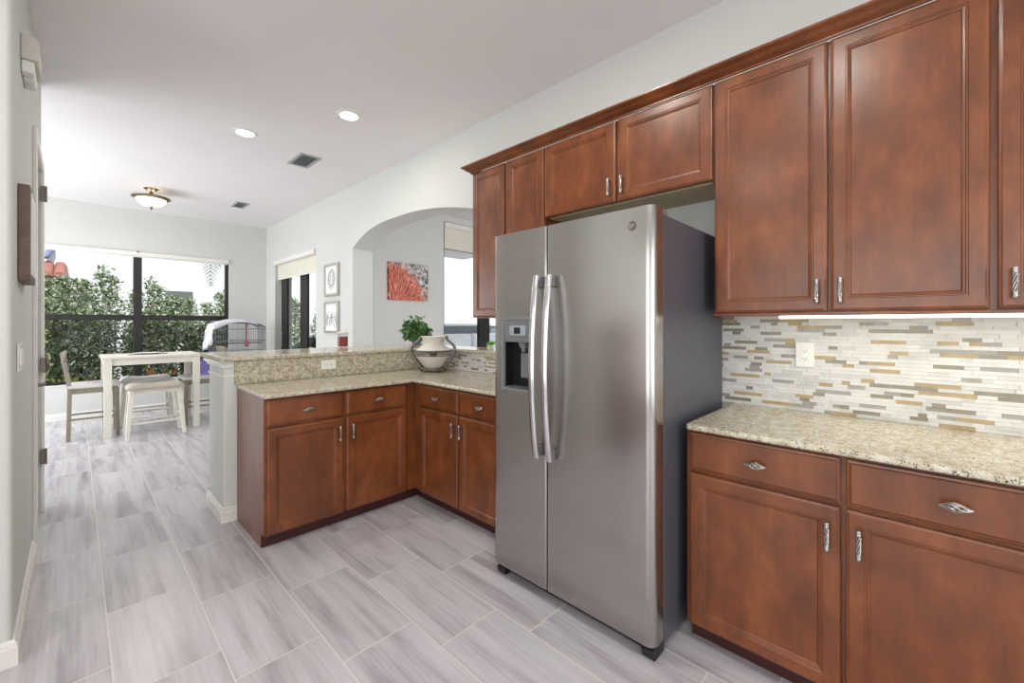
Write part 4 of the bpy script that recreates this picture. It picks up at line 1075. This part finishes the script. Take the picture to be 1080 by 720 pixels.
def bush(label, cx, cy, rx, ry, h, n, seed, spikes):
    t = thing('hedge_bush', label, 'bush', (cx, cy, -0.12), 0, 'silvery hedge outside the nook window')
    rnd = random.Random(seed); pts = []
    nl = int(n * 0.72)
    for i in range(nl):
        a = rnd.uniform(0, 2 * pi); r_ = rnd.random() ** 0.38; zz = rnd.random() ** 0.85
        prof = 1.0 if zz < 0.6 else max(0.1, 1 - ((zz - 0.6) / 0.4) ** 2 * 0.75)
        pts.append((rx * r_ * cos(a) * prof, ry * r_ * sin(a) * prof, 0.05 + (h - 0.35) * zz))
    per = (n - nl) // max(1, len(spikes))
    for sxp, top in spikes:
        syp = rnd.uniform(-0.3, 0.2) * ry
        for i in range(per):
            q = rnd.random(); z = (h - 0.75) + (top - h + 0.75) * q
            wdt = 0.11 * (1 - q) + 0.035
            pts.append((sxp + rnd.gauss(0, wdt), syp + rnd.gauss(0, wdt), z))
    mb = MB(); leaf_mesh(pts, mb, 0.07, 0.46, -0.3, rnd=rnd)
    obj('foliage', mb, 'leaf_silver', t, local=True)
    mb = MB()
    for i in range(7):
        a = rnd.uniform(0, 2 * pi)
        mb.tube([(0.06 * cos(a), 0.06 * sin(a), 0), (rx * 0.3 * cos(a), ry * 0.3 * sin(a), h * 0.4), (rx * 0.5 * cos(a), ry * 0.5 * sin(a), h * 0.8)], [0.02, 0.013, 0.006], 5)
    obj('branches', mb, 'bark', t, local=True)
bush('silvery green hedge bush at the left edge of the nook window', -0.80, 10.35, 0.44, 0.45, 2.12, 8775, 1, [(-0.2, 2.1), (0.1, 2.15), (0.4, 2.25), (0.30, 2.2), (0.42, 2.1)])
bush('tallest silvery green hedge bush left of the window mullion', 0.10, 10.40, 0.44, 0.45, 2.10, 10125, 2, [(-0.25, 2.25), (0.05, 2.15), (0.25, 2.46), (0.36, 2.30), (-0.05, 2.2)])
bush('silvery green hedge bush right behind the window mullion', 0.98, 10.35, 0.42, 0.45, 1.95, 9450, 3, [(0.0, 2.30), (0.12, 2.15), (-0.22, 2.05), (0.32, 2.0), (0.42, 1.95)])
bush('low silvery green hedge bush in the right window half', 1.84, 10.40, 0.42, 0.45, 1.72, 8775, 4, [(-0.25, 1.95), (0.0, 1.85), (0.22, 2.08), (0.38, 1.95)])
bush('silvery green hedge bush at the right edge of the nook window', 2.74, 10.40, 0.44, 0.45, 1.70, 8775, 5, [(-0.52, 2.15), (-0.36, 2.05), (-0.1, 2.1), (0.3, 2.0)])

def rosette(name, label, loc, mat, n, L, seed, wid=0.03):
    rnd = random.Random(seed); mb = MB()
    for i in range(n):
        a = rnd.uniform(0, 2 * pi); e = rnd.uniform(0.75, 1.42); l_ = L * rnd.uniform(0.7, 1.15); pr = None
        vs = []
        for q in range(6):
            t_ = q / 5; rr = l_ * t_ * cos(e) * (1 + 0.25 * t_); z = l_ * t_ * sin(e) - 0.28 * l_ * t_ * t_
            w_ = wid * sin(pi * min(0.97, t_ * 0.8 + 0.15)); d = Vector((cos(a), sin(a), 0)); s = Vector((-sin(a), cos(a), 0))
            c = d * rr + Vector((0, 0, z)); vs += [c + s * w_, c - s * w_]
        mb.add(vs, [(2 * q, 2 * q + 1, 2 * q + 3, 2 * q + 2) for q in range(5)])
    t = thing(name, label, 'plant', loc); obj('leaves', mb, mat, t, local=True)
    obj('crown', MB().lathe([(0.04, -0.02), (0.05, 0.05), (0.02, 0.1), (0.0005, 0.11)], n=12), 'bark', t, local=True)
rosette('croton', 'yellow leaved garden plant outside the left window half', (-0.17, 9.45, -0.10), 'leaf_yellow', 60, 0.82, 1, 0.04)
rosette('croton', 'orange and red leaved garden plant outside right of the mullion', (1.02, 9.5, -0.10), 'leaf_orange', 60, 0.86, 2, 0.04)
rosette('shrub', 'lime green low garden plant outside behind the table', (0.52, 9.45, -0.10), 'leaf_lime', 70, 0.78, 3, 0.045)
rosette('shrub', 'broad green leaved garden plant at the far left outside the window', (-0.55, 9.5, -0.10), 'leaf_lime', 40, 0.6, 6, 0.05)

def palm(name, label, loc, h, fronds, L, mat, seed):
    rnd = random.Random(seed); t = thing(name, label, 'palm tree', loc)
    obj('trunk', MB().tube([(0, 0, 0), (0.04, 0, h * 0.5), (0, 0, h)], [0.11, 0.09, 0.08], 10), 'bark', t, local=True, smooth=50)
    for fr_ in fronds:
        mb = MB()
        if isinstance(fr_, list):          # a hanging frond along given points
            P = [Vector(p) for p in fr_]; ax_ = []
            for q in range(15):
                u_ = q / 14 * (len(P) - 1.0001); k0 = int(u_); w_ = u_ - k0
                p0, p1, p2, p3 = P[max(0, k0 - 1)], P[k0], P[k0 + 1], P[min(len(P) - 1, k0 + 2)]
                ax_.append(0.5 * (2 * p1 + (p2 - p0) * w_ + (2 * p0 - 5 * p1 + 4 * p2 - p3) * w_ ** 2 + (3 * p1 - p0 - 3 * p2 + p3) * w_ ** 3))
            sv = lambda tg: tg.cross(Vector((0, 1, 0))).normalized()
        else:
            az, el = fr_; d = Vector((cos(az), sin(az), 0)); s0 = Vector((-sin(az), cos(az), 0)); ax_ = []
            for q in range(15):
                t_ = q / 14; ax_.append(d * (L * t_ * cos(el) * (1 - 0.15 * t_)) + Vector((0, 0, h + L * t_ * sin(el) - 0.75 * L * t_ * t_)))
            sv = lambda tg, s0=s0: s0
        mb.tube(ax_, [0.018 - 0.014 * q / 14 for q in range(15)], 5)
        for q in range(1, 57, 2 if isinstance(fr_, list) else 1):
            t_ = q / 57 * 14; k0 = min(13, int(t_)); c = ax_[k0].lerp(ax_[k0 + 1], t_ - k0); tg = (ax_[k0 + 1] - ax_[k0]).normalized()
            ll = 0.42 * L * (sin(pi * min(1, q / 57 * 0.85 + 0.12))) * 0.62; s = sv(tg)
            for sg in (-1, 1):
                e_ = c + (s * sg * 0.8 + tg * 0.55).normalized() * ll + Vector((0, 0, -0.35 * ll))
                m_ = c.lerp(e_, 0.5) + Vector((0, 0, 0.05 * ll)); w_ = tg * 0.011
                mb.add([c - w_, c + w_, m_ + w_ * 1.2, e_, m_ - w_ * 1.2], [(0, 1, 2, 4), (4, 2, 3)])
        obj('frond', mb, mat, t, local=True)
palm('palm_tree', 'grey green palm with a frond hanging into the top right of the nook window', (2.95, 11.6, -0.12), 3.15, [[(0, 0, 3.15), (-0.45, -0.1, 3.27), (-0.74, -0.15, 3.14), (-0.84, -0.18, 2.8), (-0.84, -0.2, 2.28)], (R(20), R(55)), (R(80), R(60)), (R(-60), R(55)), (R(135), R(65))], 1.25, 'leaf_palm', 3)
palm('palm_tree', 'dark green low palm outside the glass door on the right wall', (3.75, 9.55, -0.12), 0.9, [(R(i * 40 + 10), R(38 + (i % 3) * 12)) for i in range(9)], 0.95, 'leaf_dark', 4)
def shrub(label, loc, rx, h, n, mat, seed, size=0.09):
    t = thing('garden_shrub', label, 'bush', loc); rnd = random.Random(seed); pts = []
    for i in range(n):
        a = rnd.uniform(0, 2 * pi); r_ = rnd.random() ** 0.45; zz = rnd.random()
        pr = math.sqrt(max(0.05, 1 - (zz * 0.95) ** 2)); pts.append((rx * r_ * cos(a) * pr, rx * r_ * sin(a) * pr, 0.05 + h * zz))
    mb = MB(); leaf_mesh(pts, mb, size, 0.45, -0.2, rnd=rnd); obj('foliage', mb, mat, t, local=True)
    mb = MB()
    for i in range(6):
        a = rnd.uniform(0, 2 * pi); mb.tube([(0, 0, 0), (rx * 0.3 * cos(a), rx * 0.3 * sin(a), h * 0.5), (rx * 0.5 * cos(a), rx * 0.5 * sin(a), h * 0.85)], [0.018, 0.012, 0.005], 5)
    obj('stems', mb, 'bark', t, local=True)
shrub('sparse silvery shrub seen through the left pane of the glass door', (3.75, 11.2, -0.12), 0.42, 2.0, 2200, 'leaf_silver', 31)
shrub('sparse silvery shrub seen through the right pane of the glass door', (4.65, 11.4, -0.12), 0.45, 1.9, 2200, 'leaf_silver', 32)

t = thing('garden_wall', 'low grey wall with white cap outside the living room window', 'wall', (6.8, 8.0, -0.1))
obj('wall_panel', MB().box((5.2, 8.0, -0.1), (10.5, 8.15, 1.28)), 'slate', t)
obj('cap', MB().box((5.15, 7.95, 1.28), (10.6, 8.20, 1.34)), 'white', t, bev=0.01)
t = thing('patio_sofa', 'white cushioned patio seat below the low wall outside', 'sofa', (6.4, 7.3, -0.1))
obj('seat', MB().box((5.5, 6.95, 0.1), (7.6, 7.75, 0.5)), 'cushion', t, bev=0.05, segs=3)
obj('back_cushion', MB().box((5.5, 7.55, 0.5), (6.5, 7.78, 1.10)), 'cushion', t, bev=0.06, segs=3)
obj('back_cushion', MB().box((6.55, 7.55, 0.5), (7.6, 7.78, 1.10)), 'cushion', t, bev=0.06, segs=3)
for x in (5.6, 7.5):
    for y in (7.05, 7.65): obj('leg', MB().box((x - 0.03, y - 0.03, -0.1), (x + 0.03, y + 0.03, 0.1)), 'bronze', t)
pb = thing('potted_succulent', 'small green succulent on the sill below the arch near the refrigerator', 'plant', (2.58, 2.74, 1.107))
obj('pot', MB().lathe([(0.0005, 0), (0.03, 0), (0.036, 0.03), (0.031, 0.03), (0.0005, 0.024)], n=20), 'white', pb, smooth=40, local=True)
rnd = random.Random(21); mb = MB(); leaf_mesh([(rnd.gauss(0, 0.012), rnd.gauss(0, 0.012), 0.026 + abs(rnd.gauss(0, 0.008))) for i in range(60)], mb, 0.035, 0.5, -1.2, rnd=rnd)
obj('foliage', mb, 'leaf_lime', pb, local=True)
